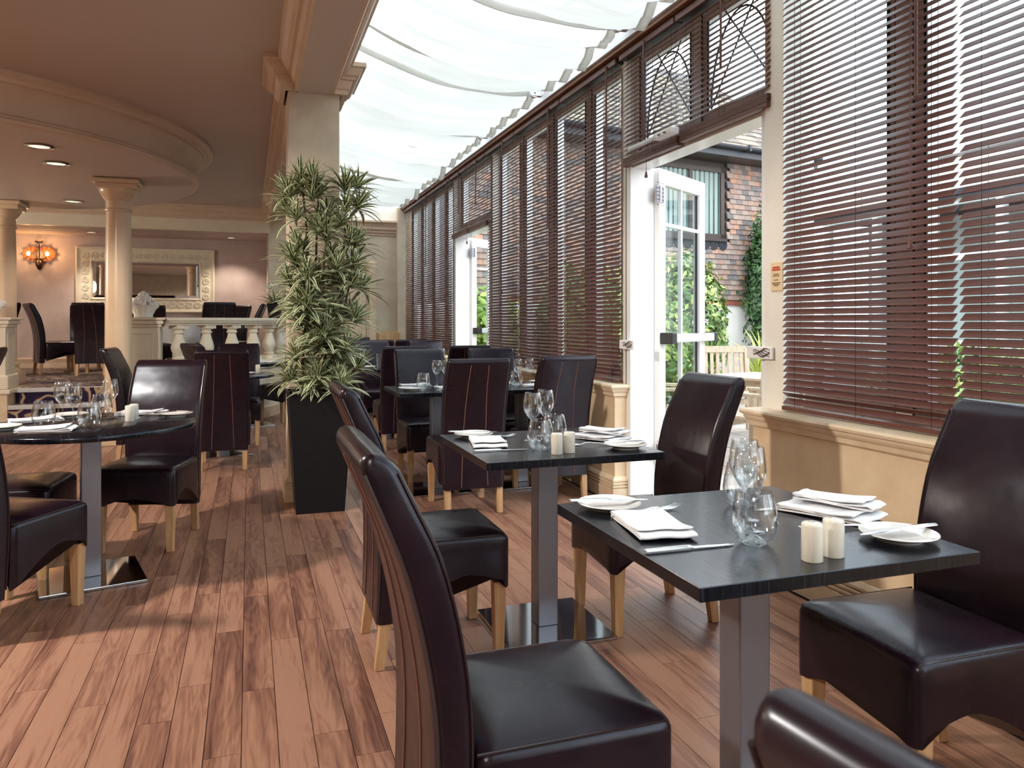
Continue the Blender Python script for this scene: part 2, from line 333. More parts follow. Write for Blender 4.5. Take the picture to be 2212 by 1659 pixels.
# back wall (right part), gable, alcove behind the platform
YB = 12.6
struct(MB().b2((.29, YB, 0), (2.6, YB + .15, 3.7)).obj('wall_back', 'pillar_stucco'), 'beige stucco back wall with a panelled door', 'wall')
struct(MB().b2((.54, YB - .03, 2.87), (2.5, YB - .001, 3.68)).obj('wall_gable', 'gable_white'), 'white gable band above the back wall cornice', 'wall')
CR2 = [(-.005, 0), (.15, 0), (.15, -.03), (.12, -.04), (.10, -.08), (.085, -.10), (.08, -.14), (.05, -.15), (.045, -.19), (.02, -.20), (.02, -.23), (-.005, -.23)]
struct(MB().sweep([(2.36, YB, 2.88), (.6, YB, 2.88)], CR2).obj('trim_4', 'cornice_paint', smooth=True, ang=25), 'heavy tan cornice across the back wall under the white gable', 'cornice')
struct(MB().b2((2.30, YB - .17, 0), (2.44, YB, 3.1)).obj('wall_pier', 'pillar_stucco'), 'narrow stucco pier where the back wall meets the windows', 'pier')
struct(MB().sweep([(2.36, YB), (2.02, YB)], BASEB).obj('baseboard_back', 'sill_cap'), 'skirting under the back wall beside the panelled door', 'baseboard')
struct(MB().b2((-7, YB, 2.627), (.316, YB + .12, ZC)).obj('wall_bulkhead', 'cream_paint'), 'cream bulkhead band above the raised dining alcove', 'bulkhead')
struct(MB().b2((-7, YB + .12, 2.627), (.4, 14.1, 2.70)).obj('ceiling_alcove', 'alcove_stucco'), 'low mauve ceiling of the raised dining alcove', 'ceiling')
struct(MB().b2((-7, 14.0, 0), (.45, 14.12, 2.75)).obj('wall_alcove', 'alcove_stucco'), 'mauve sponge-painted wall behind the white framed mirror', 'wall')
struct(MB().b2((.29, YB + .1, 0), (.42, 14.0, 2.75)).obj('wall_alcove_side', 'alcove_stucco'), 'side return of the raised dining alcove', 'wall')
struct(MB().sweep([(.29, 14.0, .49), (-7, 14.0, .49)], BASEB).obj('baseboard_alcove', 'cornice_paint'), 'tan skirting below the mirror wall', 'baseboard')
# raised carpeted platform
d7 = struct(thing('door_3', 'pale wooden panelled door in the back wall half hidden by the plant', 'door', (0, 0, 0)))
MB().b2((.98, YB - .035, 0), (1.80, YB - .001, 2.06)).obj('panel', 'sill_cap', d7)
for z0, z1 in ((.15, .85), (1.0, 1.9)):
    MB().b2((1.08, YB - .045, z0), (1.36, YB - .03, z1)).obj('raised_panel', 'sill_cap', d7, bevel=.008)
    MB().b2((1.44, YB - .045, z0), (1.72, YB - .03, z1)).obj('raised_panel', 'sill_cap', d7, bevel=.008)
ARCH = [(0, 0), (0, .02), (.03, .03), (.04, .045), (.11, .05), (.13, .03), (.15, .03), (.15, 0)]
a = MB(); a.mx = Matrix.Translation((0, YB, 0)) @ Matrix.Rotation(R(90), 4, 'X')
a.sweep([(1.82, 0), (1.82, 2.08), (.96, 2.08), (.96, 0)], [(-o, z) for o, z in ARCH]).obj('architrave', 'sill_cap', d7)
MB().lathe([(.0, -.05), (.028, -.04), (.03, -.02), (.015, -.01), (.015, .03)], (0, 0, 0), 16).obj('knob', 'polished_steel', d7).location = (1.72, YB - .07, 1.0)

BAL = [(-.761, 9.516), (-.477, 9.757), (-.199, 10.021), (.051, 10.326), (.252, 10.680), (.393, 11.086)]
arc = [(-1.098, 9.40), (-.93, 9.42)] + BAL + [(.46, 11.5), (.48, 12.6)]
plat = [(-7, 9.9), (-2.75, 9.85), (-2.45, 9.76), (-1.25, 9.66)] + [(x - .03, y + .06) for x, y in arc[1:]] + [(.29, 12.62), (.29, 14), (-7, 14)]
struct(MB().prism(plat, 0, .49).obj('floor_platform', 'carpet'), 'raised platform floor with purple and beige swirl carpet', 'floor')
st = struct(thing('floor_steps', 'carpeted steps with pale metal nosings up to the platform', 'steps'))
for i, (y, z) in enumerate([(9.24, .163), (9.50, .327), (9.74, .49)]):
    if i < 2: MB().b2((-2.45, y, 0), (-1.28, 9.9, z)).obj('step', 'carpet', st)
    MB().b2((-2.45, y - .025, z - .042), (-1.28, y + .035, z + .006)).obj('nosing', 'aluminium', st, bevel=.006)

# round lowered ceiling disc
rc = struct(MB().lathe([(2.65, -.342), (2.685, -.335), (2.695, -.312), (2.68, -.30), (2.68, -.285), (2.665, -.27), (2.665, -.255), (2.672, -.20), (2.70, -.13), (2.745, -.09), (2.745, -.075), (2.775, -.07), (2.79, -.045), (2.835, -.03), (2.835, .02)], (-3.19, 8.57, ZC), 128).obj('ceiling_dome', 'cornice_paint', smooth=True, ang=30),
            'round lowered ceiling disc with moulded rim above the columns', 'ceiling')
rc.data.materials.append(M['ceiling_paint'])
for p in rc.data.polygons:
    if p.normal.z < -.99 and len(p.vertices) > 20: p.material_index = 1; p.use_smooth = False

# window wall: low wall pieces, sill caps, skirting
SEGS = [(-4.0, 3.2), (4.72, 7.85), (9.38, 12.45)]
SILL = [(-.05, .802), (.03, .802), (.044, .798), (.05, .788), (.047, .776), (.034, .770), (.034, .764), (.028, .752), (.018, .742), (.016, .722), (.004, .712), (-.05, .712)]
names = ['beside the nearest table', 'between the two garden doors', 'beyond the far garden door']
for i, (y0, y1) in enumerate(SEGS):
    struct(MB().b2((WX, y0, 0), (2.56, y1, .74)).obj('wall_window_%d' % (i + 1), 'sill_stucco'), 'low beige stucco wall under the blinds ' + names[i], 'wall')
    path = [(WX, y0), (WX, y1)]
    if i: path = [(2.53, y0)] + path
    if i < 2: path = path + [(2.53, y1)]
    t = struct(MB().sweep(path, SILL).obj('trim_sill_%d' % (i + 1), 'sill_cap', smooth=True, ang=30), 'moulded honey coloured window sill ' + names[i], 'sill')
    MB().b2((WX + .02, y0 + .02, .73), (2.62, y1 - .02, .801)).obj('sill_board', 'sill_cap', t)
    struct(MB().sweep(path, BASEB).obj('baseboard_window_%d' % (i + 1), 'sill_cap'), 'grooved skirting under the window wall ' + names[i], 'baseboard')
ZT = 3.06
struct(MB().b2((2.36, -4, ZT), (2.46, 12.5, ZT + .028)).obj('trim_fascia', 'brown_fascia', bevel=.004), 'long reddish brown timber strip along the top of the windows', 'trim')
struct(MB().b2((2.34, -4, ZT + .03), (2.62, 12.6, ZT + .11)).obj('trim_eaves', 'upvc_white'), 'white eaves beam above the window wall', 'beam')

# windows: white units between posts
GX = 2.57
def wname(n): return 'window_%d' % n
wn = 0
def window_unit(y0, y1, label, z0=.80, z1=ZT + .04, arch=False):
    global wn; wn += 1
    w = struct(thing('window_%d' % wn, label, 'window', (GX, (y0 + y1) / 2, z0))); hy = (y1 - y0) / 2; H = z1 - z0
    f = MB(); t = .042
    f.box((0, -hy + t / 2, H / 2), (.07, t, H)).box((0, hy - t / 2, H / 2), (.07, t, H)).box((0, 0, t / 2), (.07, 2 * hy - 2 * t, t)).box((0, 0, H - t / 2), (.07, 2 * hy - 2 * t, t)); f.obj('frame', 'upvc_white', w)
    s = MB(); q = t + .006; t2 = .05; a = hy - q
    s.box((.012, -a + t2 / 2, H / 2), (.06, t2, H - 2 * q)).box((.012, a - t2 / 2, H / 2), (.06, t2, H - 2 * q)).box((.012, 0, q + t2 / 2), (.06, 2 * a - 2 * t2, t2)).box((.012, 0, H - q - t2 / 2), (.06, 2 * a - 2 * t2, t2)); s.obj('sash', 'upvc_white', w)
    b = a - t2; g = MB()
    for sy in (-1, 1): g.box((-.02, sy * (b + .004), H / 2), (.006, .014, H - 2 * q - 2 * t2)); g.box((-.03, sy * (hy - t - .002), H / 2), (.006, .009, H - 2 * q))
    tag(g.obj('gasket', 'gasket', w), kind='stuff')
    MB().box((0, 0, H / 2), (.006, 2 * b + .01, H - 2 * q - 2 * t2 + .01)).obj('pane', 'window_glass', w)
    if arch:
        m = MB()
        for ph in (0,):
            m.tube([(.0, b * 1.0 * math.cos(t_), .12 + (H - .25) * math.sin(t_)) for t_ in [math.pi * i / 18 for i in range(19)]], .006, 6)
        m.tube([(0, -b, .12), (0, b * .5, H - .1)], .005, 6); m.tube([(0, b, .12), (0, -b * .5, H - .1)], .005, 6)
        tag(m.obj('tracery', 'gutter_black', w), kind='stuff')  # white bars, their backlit shade against the sky put into the dark colour
    return w
U = .765
posts = []
for k in range(5): window_unit(3.2 - U * (k + 1), 3.2 - U * k, 'white framed window pane behind the nearest blinds, number %d from the door' % (k + 1) if False else ['white framed window next to the near garden door', 'white framed window behind the nearest pair of blinds', 'white framed window at the right edge of the view', 'white framed window just outside the right edge', 'white framed window beside the viewer'][k])
for k in range(4): window_unit(4.72 + (7.85 - 4.72) / 4 * k, 4.72 + (7.85 - 4.72) / 4 * (k + 1), ['white framed window just past the near garden door', 'second white framed window past the near garden door', 'third white framed window past the near garden door', 'white framed window just before the far garden door'][k])
for k in range(4): window_unit(9.38 + (12.45 - 9.38) / 4 * k, 9.38 + (12.45 - 9.38) / 4 * (k + 1), ['white framed window just past the far garden door', 'second white framed window past the far garden door', 'third white framed window past the far garden door', 'white framed window in the back corner'][k])
window_unit(3.96, 4.72, 'arched tracery fanlight above the near garden door, far half', 2.36, ZT + .04, True)
window_unit(3.2, 3.96, 'arched tracery fanlight above the near garden door, near half', 2.36, ZT + .04, True)
window_unit(7.85, 9.38, 'fanlight above the far garden door', 2.36, ZT + .04)

# doors
def door(n, ya, yb, ang, label):
    d = struct(thing('door_%d' % n, label, 'door', (0, 0, 0)))
    f = MB()
    f.b2((2.46, ya - .015, 0), (2.64, ya + .055, 2.36)).obj('jamb', 'upvc_white', d, bevel=.004)
    MB().b2((2.46, yb - .055, 0), (2.64, yb + .015, 2.36)).obj('jamb', 'upvc_white', d, bevel=.004)
    MB().b2((2.475, ya, 2.28), (2.62, yb, 2.36)).obj('head', 'upvc_white', d, bevel=.004)
    MB().b2((2.43, ya, 0), (2.62, yb, .025)).obj('threshold', 'aluminium', d)
    hx, hy = 2.655, yb - .06
    leaf = put('leaf', None, d, (hx, hy, 0), (0, 0, ang)); LW, LH, t = .76, 2.29, .05; st_ = .095
    fr = MB().b2((0, -t / 2, .03), (st_, t / 2, LH)).b2((LW - st_, -t / 2, .03), (LW, t / 2, LH)).b2((st_, -t / 2, LH - .105), (LW - st_, t / 2, LH)).b2((st_, -t / 2, .03), (LW - st_, t / 2, .21))
    bpy.data.objects.remove(leaf)
    leaf = fr.obj('leaf', 'upvc_white', d); leaf.location = (hx, hy, 0); leaf.rotation_euler = (0, 0, ang)
    MB().b2((st_ - .01, -.005, .20), (LW - st_ + .01, .005, LH - .1)).obj('pane', 'window_glass', leaf)
    for a, b in (((LW / 2 - .011, -.014, .21), (LW / 2 + .011, .014, LH - .105)), ((st_, -.014, 1.90), (LW - st_, .014, 1.925)), ((st_, -.014, .47), (LW - st_, .014, .495))): MB().b2(a, b).obj('glazing_bar', 'upvc_white', leaf)
    MB().b2((LW - st_ - .012, -.008, .215), (LW - st_ - .004, .008, LH - .11)).obj('gasket', 'gasket', leaf)
    bar = MB().b2((.075, -.115, 1.085), (LW - .01, -.06, 1.145)).obj('panic_bar', 'aluminium', leaf, bevel=.008)
    MB().b2((.01, -.12, 1.075), (.085, -.025, 1.155)).obj('end_block', 'black_plastic', leaf, bevel=.006)
    MB().b2((LW - .03, -.12, 1.08), (LW + .03, -.025, 1.15)).obj('end_block', 'black_plastic', leaf, bevel=.006)
    for z in (.28, 2.05):
        h = MB().b2((-.055, -.034, z), (-.012, -.029, z + .115)).b2((.012, -.034, z), (.055, -.029, z + .115)).obj('hinge', 'brushed_steel', leaf)
        MB().lathe([(.009, 0), (.009, .115)], (0, -.034, z), 12).obj('knuckle', 'polished_steel', h)
        s = MB()
        for px in (-.045, -.022, .022, .045):
            for pz in (-.018, .018, .045, .07, .097, .133): s.box((px, -.0355, z + pz), (.006, .003, .006))
        tag(s.obj('screws', 'gasket', h), kind='stuff')
    return d
door(1, 3.2, 4.72, math.atan2(.55, .84), 'open white glazed garden door with silver panic bar, near one')
door(2, 7.85, 9.38, math.atan2(.62, .79), 'open white glazed garden door in the distance')
cl = thing('door_closer', 'white door closer arm hanging under the raised blind', 'door closer')
MB().b2((2.33, 3.92, 2.335), (2.39, 4.13, 2.375)).obj('body', 'upvc_white', cl, bevel=.008)
MB().b2((2.325, 4.10, 2.345), (2.36, 4.45, 2.36)).obj('slotted_arm', 'aluminium', cl)
for y in (3.985, 4.05): MB().lathe([(.012, 0), (.012, .004)], (0, 0, 0), 10).obj('bolt', 'gasket', cl).location = (2.33, y, 2.35)

# glazed roof and its sagging white blinds
sk = struct(thing('ceiling_skylight', 'sloping glass roof with grey bars above the white sails', 'roof'))
def roof_z(x): return 3.56 - (x - .53) * (.40 / 1.97)
ry = [-3.22 + 1.53 * k for k in range(11)]
for y in ry:
    m = MB(); m.rings([[(x, y - .03, roof_z(x)), (x, y + .03, roof_z(x)), (x, y + .03, roof_z(x) + .06), (x, y - .03, roof_z(x) + .06)] for x in (.54, 2.6)]).obj('rafter', 'aluminium', sk)
for a, b in zip(ry, ry[1:]):
    MB().rings([[(x, a + .02, roof_z(x) + .05), (x, b - .02, roof_z(x) + .05), (x, b - .02, roof_z(x) + .058), (x, a + .02, roof_z(x) + .058)] for x in (.54, 2.62)]).obj('pane', 'window_glass', sk)
MB().rings([[(x, -4, roof_z(x) + .05), (x, ry[0], roof_z(x) + .05), (x, ry[0], roof_z(x) + .058), (x, -4, roof_z(x) + .058)] for x in (.54, 2.62)]).obj('pane', 'window_glass', sk)
for x in (1.25, 1.95): MB().b2((x - .015, -4, roof_z(x) + .0), (x + .015, 12.6, roof_z(x) + .04)).obj('purlin', 'aluminium', sk)
def sail(a, b, seed, label):
    rnd = random.Random(seed); t = thing('roof_blind', label, 'roof blind', (0, 0, 0), 0, 'white sail blinds under the glass roof')
    n = 4; nx, ny = 26, 12
    ys = [a + .05 + (b - a - .16) * i / n + rnd.uniform(-.02, .02) for i in range(n + 1)]; ys[-1] = b - .08 - rnd.uniform(0, .1)
    x0, x1 = .60, 2.23
    for k in range(n):
        am = rnd.uniform(.08, .14); sg = rnd.uniform(.10, .15); sk_ = rnd.uniform(-.10, .10); sg2 = sg + rnd.uniform(-.02, .02)
        rows = []
        for i in range(nx + 1):
            s = i / nx; x = x0 + (x1 - x0) * s; row = []
            for j in range(ny + 1):
                v = j / ny; y = ys[k] + (ys[k + 1] - ys[k]) * v + sk_ * math.sin(math.pi * s) * (.3 if j in (0, ny) else 1) * .4
                z = roof_z(x) - .05 - (sg * (1 - v) + sg2 * v) * 4 * s * (1 - s) - am * math.sin(math.pi * v) ** .8 * (1 + .25 * math.sin(5 * s + seed))
                z += .010 * math.sin(19 * v + 9 * s + seed * 2 + k) * math.sin(math.pi * v) + .006 * math.sin(37 * v - 15 * s + k)
                row.append((x, y, z))
            rows.append(row)
        mb = MB(); mb.rings(rows, closed=False); o = mb.obj('pleat', 'roof_voile', t, smooth=True, ang=180)
        e = rows[-1]; h = MB()
        h.rings([[(x1 - .012, q[1], q[2] + .006), (x1 + .05, q[1], q[2] + .004), (x1 + .05, q[1], q[2] - .012), (x1 - .012, q[1], q[2] - .014)] for q in e]).obj('hem', 'roof_voile', o, smooth=True)
        MB().rings([[(r[0][0], r[0][1] - .010, r[0][2] + .012), (r[0][0], r[0][1] + .010, r[0][2] + .012), (r[0][0], r[0][1] + .016, r[0][2] - .03), (r[0][0], r[0][1] - .004, r[0][2] - .034)] for r in rows]).obj('batten_pocket', 'roof_voile', o, smooth=True)
    for kx, r_ in (('pulley', .028),):
        br = MB().box((2.27, b, 3.125), (.09, .05, .03)).box((2.31, b, 3.15), (.02, .06, .06)).obj('bracket', 'aluminium', t)
        p = MB(); p.mx = Matrix.Translation((2.245, b, 3.13)) @ Matrix.Rotation(R(90), 4, 'X'); p.lathe([(.0, -.02), (.034, -.02), (.036, 0), (.034, .02), (0, .02)], n=20).obj('pulley', 'upvc_white', br, smooth=True)
        p = MB(); p.mx = Matrix.Translation((2.245, b - .021, 3.13)) @ Matrix.Rotation(R(90), 4, 'X'); p.lathe([(.007, 0), (.007, .004)], n=10).obj('pin', 'gasket', br)
    MB().tube([(2.285, a, 3.16), (2.285, b, 3.16)], .006, 6).obj('cord_rail', 'aluminium', t)
so = ['behind the viewer, second bay', 'directly above the viewer', 'above the nearest table', 'nearest one in view, above the near door', 'second in view, just past the near door', 'third in view, beyond the pillar head', 'fourth in view', 'fifth in view, over the far door', 'last one against the white gable']
for k in range(1, 10): sail(ry[k], ry[k + 1], k, 'white pleated sail blind under the glass roof, ' + so[k - 1])

# ---------------------------------------------------------------- wooden venetian blinds
def blind(y0, y1, zb, label, wands=(.12,), cords=(.85,), stack=0, x=2.435, tilt=45, wl=1.0, odd=()):
    t = thing('venetian_blind', label, 'blind', (x, (y0 + y1) / 2, 0), 0, 'dark wood venetian blinds on the window wall'); L_ = y1 - y0; pitch = .0304; top = ZT - .05
    MB().b2((-.022, -L_ / 2, ZT - .045), (.022, L_ / 2, ZT - .004)).obj('head_rail', 'gasket', t, bevel=.003)
    MB().b2((-.045, -L_ / 2, ZT - .05), (-.026, L_ / 2, ZT - .01)).obj('valance', 'blind_wood', t, bevel=.003)
    sl = MB().box((0, 0, 0), (.035, L_ - .012, .0028)).mesh('slat', 'blind_wood')
    z = top - pitch; zs = zb + .03 + stack * .0035; i = 0
    while z > zs + .012:
        a = -tilt + (80 if i in odd else 0); o = put('slat', sl, t, (0, random.uniform(-.003, .003), z), (0, R(a + random.uniform(-1.2, 1.2)), 0)); z -= pitch; i += 1
    for k in range(stack): put('slat', sl, t, (0, random.uniform(-.004, .004), zb + .024 + k * .0036), (0, R(random.uniform(-1.5, 1.5)), 0))
    MB().b2((-.02, -L_ / 2 + .006, zb), (.02, L_ / 2 - .006, zb + .02)).obj('bottom_rail', 'blind_wood', t, bevel=.003)
    for q in ((-.36, .36) if L_ < .7 else (-.40, 0, .40)):
        c = MB()
        for dx in (-.0165, .0165): c.tube([(dx, q * L_, zb + .01), (dx, q * L_, ZT - .02)], .0009, 4)
        tag(c.obj('ladder_cord', 'dark_iron', t), kind='stuff')
    for w in wands: MB().tube([(-.05, -L_ / 2 + w * L_, ZT - .03), (-.052, -L_ / 2 + w * L_, ZT - .03 - wl)], .0065, 8).obj('wand', 'blind_wood', t, smooth=True)
    for w in cords:
        zc = max(zb - .1, 1.55); c = MB().tube([(-.05, -L_ / 2 + w * L_, ZT - .03), (-.05, -L_ / 2 + w * L_, zc)], .0016, 5).obj('pull_cord', 'blind_wood', t)
        MB().lathe([(.004, 0), (.011, -.03), (.011, -.04), (0, -.042)], (-.05, -L_ / 2 + w * L_, zc), 10).obj('tassel', 'blind_wood', c, smooth=True)
    return t
SB = .808
blind(2.10, 3.05, SB, 'dark brown venetian blind lowered to the sill beside the near garden door', (.14,), (.17,), odd=(69,), wl=.95)
blind(1.12, 2.085, SB, 'dark brown venetian blind lowered to the sill at the right edge', (.12,), (.2,))
blind(3.99, 4.70, 2.285, 'short raised venetian blind over the near garden door, left one', (.5,), (.45,), 10, wl=.62)
blind(3.15, 3.975, 2.295, 'short raised venetian blind over the near garden door, right one', (.42,), (), 12, wl=.45)
blind(4.76, 5.76, SB, 'lowered venetian blind just left of the near garden door', (.12,), (.14,), wl=1.0)
blind(5.775, 6.88, SB, 'lowered venetian blind second to the left of the near garden door', (.2,), (.22,))
blind(6.895, 7.86, SB, 'lowered venetian blind just right of the far garden door', (.35,), (.36,), wl=1.1)
blind(8.62, 9.36, 2.27, 'short raised venetian blind over the far garden door, left one', (.4,), (), 10, wl=.5)
blind(7.88, 8.60, 2.27, 'short raised venetian blind over the far garden door, right one', (.4,), (.9,), 10, wl=.5)
blind(9.40, 10.4, SB, 'lowered venetian blind just left of the far garden door', (.1,), (.12,))
blind(10.41, 11.41, SB, 'lowered venetian blind one before the back corner', (.3,), (.32,))
blind(11.42, 12.42, SB, 'lowered venetian blind in the back corner', (), ())

# small fittings by the door
def scroll_plate(loc, label):
    t = thing('door_hold_back', label, 'door catch', loc)
    MB().box((0, 0, 0), (.012, .20, .062)).obj('plate', 'upvc_white', t, bevel=.004)
    for k in range(5):
        MB().tube([(-.0075, -.085 + .13 * i / 9, (-.02 + .010 * k) * (1 - .6 * i / 9) + .006 * math.sin(i * 1.1 + k * 1.3)) for i in range(10)], [.0012 + .0022 * math.sin(math.pi * i / 9) for i in range(10)], 5).obj('curl', 'print_dark', t)
    MB().box((.02, .06, 0), (.04, .03, .05)).obj('mount', 'aluminium', t)
scroll_plate((2.42, 4.64, 1.075), 'white door catch with black scroll print left of the near door')
scroll_plate((2.425, 3.22, 1.075), 'white door catch with black scroll print right of the near door')
np_ = thing('notice_plate', 'small tan notice with red heading on the door post', 'notice', (2.436, 3.105, 1.45))
MB().box((0, 0, 0), (.006, .085, .14)).obj('board', 'notice_plate', np_, bevel=.002)
for k, (z, w) in enumerate([(.045, .05), (.034, .06)]): MB().box((-.004, 0, z), (.002, w, .008)).obj('red_heading', 'print_red', np_)
for k, z in enumerate([.012, .004, -.016, -.03, -.037, -.044]): MB().box((-.004, 0, z), (.002, [.04, .045, .03, .06, .05, .03][k], .003)).obj('text_line', 'print_dark', np_)
struct(MB().b2((2.44, 3.06, .80), (2.62, 3.2, ZT + .03)).obj('trim_post_1', 'gable_white'), 'cream post right of the near garden door', 'post')
struct(MB().b2((2.46, 4.72, .80), (2.62, 4.80, ZT + .03)).obj('trim_post_2', 'gable_white'), 'cream post left of the near garden door', 'post')
struct(MB().b2((2.46, 7.78, .80), (2.62, 7.85, ZT + .03)).obj('trim_post_3', 'gable_white'), 'cream post right of the far garden door', 'post')
struct(MB().b2((2.46, 9.38, .80), (2.62, 9.46, ZT + .03)).obj('trim_post_4', 'gable_white'), 'cream post left of the far garden door', 'post')

# ---------------------------------------------------------------- columns, pedestals, balustrade
def column(x, y, z0, label):
    t = thing('column', label, 'column', (x, y, z0), 0, 'painted round columns'); H = 2.658 - z0
    MB().box((0, 0, .07), (.36, .36, .14)).obj('plinth', 'column_paint', t, bevel=.006)
    MB().lathe([(.175, .14), (.178, .165), (.165, .19), (.15, .195), (.147, .21), (.16, .225), (.158, .245), (.14, .26), (.134, .27)], (0, 0, 0), 40).obj('base', 'column_paint', t, smooth=True)
    MB().lathe([(.132, .268), (.127, .32), (.126, H * .4), (.122, H * .7), (.115, H - .32)], (0, 0, 0), 40).obj('shaft', 'column_paint', t, smooth=True)
    MB().lathe([(.115, H - .325), (.128, H - .315), (.13, H - .30), (.118, H - .29), (.118, H - .21), (.13, H - .20), (.13, H - .188), (.14, H - .18), (.165, H - .14), (.178, H - .115), (.178, H - .10)], (0, 0, 0), 40).obj('capital', 'column_paint', t, smooth=True, ang=35)
    c = MB().box((0, 0, H - .075), (.37, .37, .05)).obj('abacus', 'column_paint', t, bevel=.006)
    MB().box((0, 0, H - .027), (.43, .43, .046)).obj('abacus_cap', 'column_paint', c, bevel=.012)
column(-1.25, 8.62, 0, 'full height cream column standing in front of the mirror')
column(-2.75, 10.55, .49, 'cream column at the left edge standing on the platform')
def pedestal(x, y, rz, label, z0=0):
    t = thing('pedestal', label, 'pedestal', (x, y, 0), rz, 'cream stair pedestals')
    MB().box((0, 0, .23), (.40, .40, .46)).obj('block', 'sill_cap', t, bevel=.006)
    MB().box((0, 0, .48), (.46, .46, .05)).obj('ledge', 'cream_paint', t, bevel=.012)
    MB().box((0, 0, .58), (.42, .42, .15), ).obj('foot', 'cream_paint', t, bevel=.015)
    MB().box((0, 0, .91), (.36, .36, .52)).obj('die', 'cream_paint', t, bevel=.005)
    for k in range(4):
        m = MB(); m.mx = Matrix.Rotation(k * math.pi / 2, 4, 'Z') @ Matrix.Translation((0, -.181, .91)) @ Matrix.Rotation(R(90), 4, 'X')
        r = [(-.10, -.20), (.10, -.20), (.12, -.18), (.12, .18), (.10, .20), (-.10, .20), (-.12, .18), (-.12, -.18)]
        m.sweep(r, [(0, -.002), (.008, .004), (.016, -.002)], closed=True).obj('panel_moulding', 'cream_paint', t)
    MB().box((0, 0, 1.185), (.40, .40, .03)).obj('neck', 'cream_paint', t, bevel=.01)
    MB().box((0, 0, 1.225), (.44, .44, .05)).obj('cap', 'cream_paint', t, bevel=.012); MB().box((0, 0, 1.262), (.49, .49, .028)).obj('cap_slab', 'cream_paint', t, bevel=.008)
pedestal(-1.12, 9.45, 0, 'cream panelled pedestal at the left end of the balustrade'); pedestal(-2.64, 9.66, 0, 'cream panelled pedestal at the left edge of the view')
bt = thing('balustrade', 'curved cream balustrade with turned balusters in front of the mirror', 'balustrade')
ap = [(x, y) for x, y in arc[1:]]
def smooth_path(p, n=4):
    out = []
    for i in range(len(p) - 1):
        a = p[max(i - 1, 0)]; b = p[i]; c = p[i + 1]; d = p[min(i + 2, len(p) - 1)]
        for k in range(n):
            t = k / n; out.append(tuple(.5 * (2 * b[j] + (c[j] - a[j]) * t + (2 * a[j] - 5 * b[j] + 4 * c[j] - d[j]) * t * t + (3 * b[j] - a[j] - 3 * c[j] + d[j]) * t ** 3) for j in (0, 1)))
    return out + [p[-1]]
sp_ = smooth_path(ap)
MB().sweep(sp_, [(-.11, 0), (.11, 0), (.11, .62), (.13, .64), (.13, .67), (.15, .68), (.15, .72), (.12, .745), (-.12, .745), (-.15, .72), (-.15, .68), (-.13, .67), (-.13, .64), (-.11, .62)]).obj('dwarf_wall', 'cream_paint', bt)
MB().sweep(sp_, [(-.125, 0), (-.11, 0), (-.11, .15), (-.125, .13)]).obj('skirting', 'sill_cap', bt)
MB().sweep(sp_, [(-.09, 1.19), (.09, 1.19), (.095, 1.205), (.12, 1.22), (.125, 1.235), (.14, 1.245), (.14, 1.268), (.12, 1.278), (-.12, 1.278), (-.14, 1.268), (-.14, 1.245), (-.125, 1.235), (-.12, 1.22), (-.095, 1.205)]).obj('handrail', 'cream_paint', bt)
bm_ = MB().lathe([(.055, .045), (.07, .06), (.072, .075), (.05, .09), (.062, .12), (.082, .16), (.086, .19), (.075, .24), (.055, .30), (.046, .34), (.05, .345), (.062, .355), (.062, .37), (.05, .38), (.052, .39), (.07, .40), (.072, .41)], (0, 0, 0), 24).box((0, 0, .0225), (.15, .15, .045)).box((0, 0, .427), (.15, .15, .045)).mesh('baluster', 'cream_paint', smooth=True, ang=30)
for i, (x, y) in enumerate(BAL + [(.455, 11.5), (.475, 11.9)]):
    nx_ = (BAL + [(.455, 11.5), (.475, 11.9), (.48, 12.3)])[i + 1]; put('baluster', bm_, bt, (x, y, .745), (0, 0, math.atan2(nx_[1] - y, nx_[0] - x)))
def basket(x, y, label):
    t = thing('fruit_basket', label, 'ornament', (x, y, 1.277), 0, 'white plaster fruit baskets')
    b = MB(); rows = [(.09, 0), (.10, .01), (.092, .02), (.105, .05), (.125, .09), (.155, .12), (.16, .13), (.15, .135)]
    b.rings([[(r * (1 + .03 * math.cos(16 * a)) * math.cos(a), r * (1 + .03 * math.cos(16 * a)) * math.sin(a), z) for a in [2 * math.pi * i / 64 for i in range(64)]] for r, z in rows]).obj('bowl', 'plaster_white', t, smooth=True)
    rnd = random.Random(3); fm = MB().lathe([(.001, -.04), (.025, -.033), (.038, -.012), (.04, .005), (.03, .028), (.012, .037), (.001, .036)], n=14).mesh('fruit', 'plaster_white', smooth=True)
    for r, z, n in ((.125, .145, 14), (.105, .165, 12), (.085, .19, 10), (.06, .215, 8), (.03, .245, 5), (0, .27, 1)):
        for i in range(n): a = 2 * math.pi * i / n + rnd.random(); s = rnd.uniform(.55, .95); put('fruit', fm, t, (r * math.cos(a), r * math.sin(a), z), (rnd.random(), rnd.random(), a), (s, s, s))
basket(-1.12, 9.45, 'white plaster fruit basket on the pedestal in front of the mirror'); basket(-2.66, 9.66, 'white plaster fruit basket on the pedestal at the left edge')

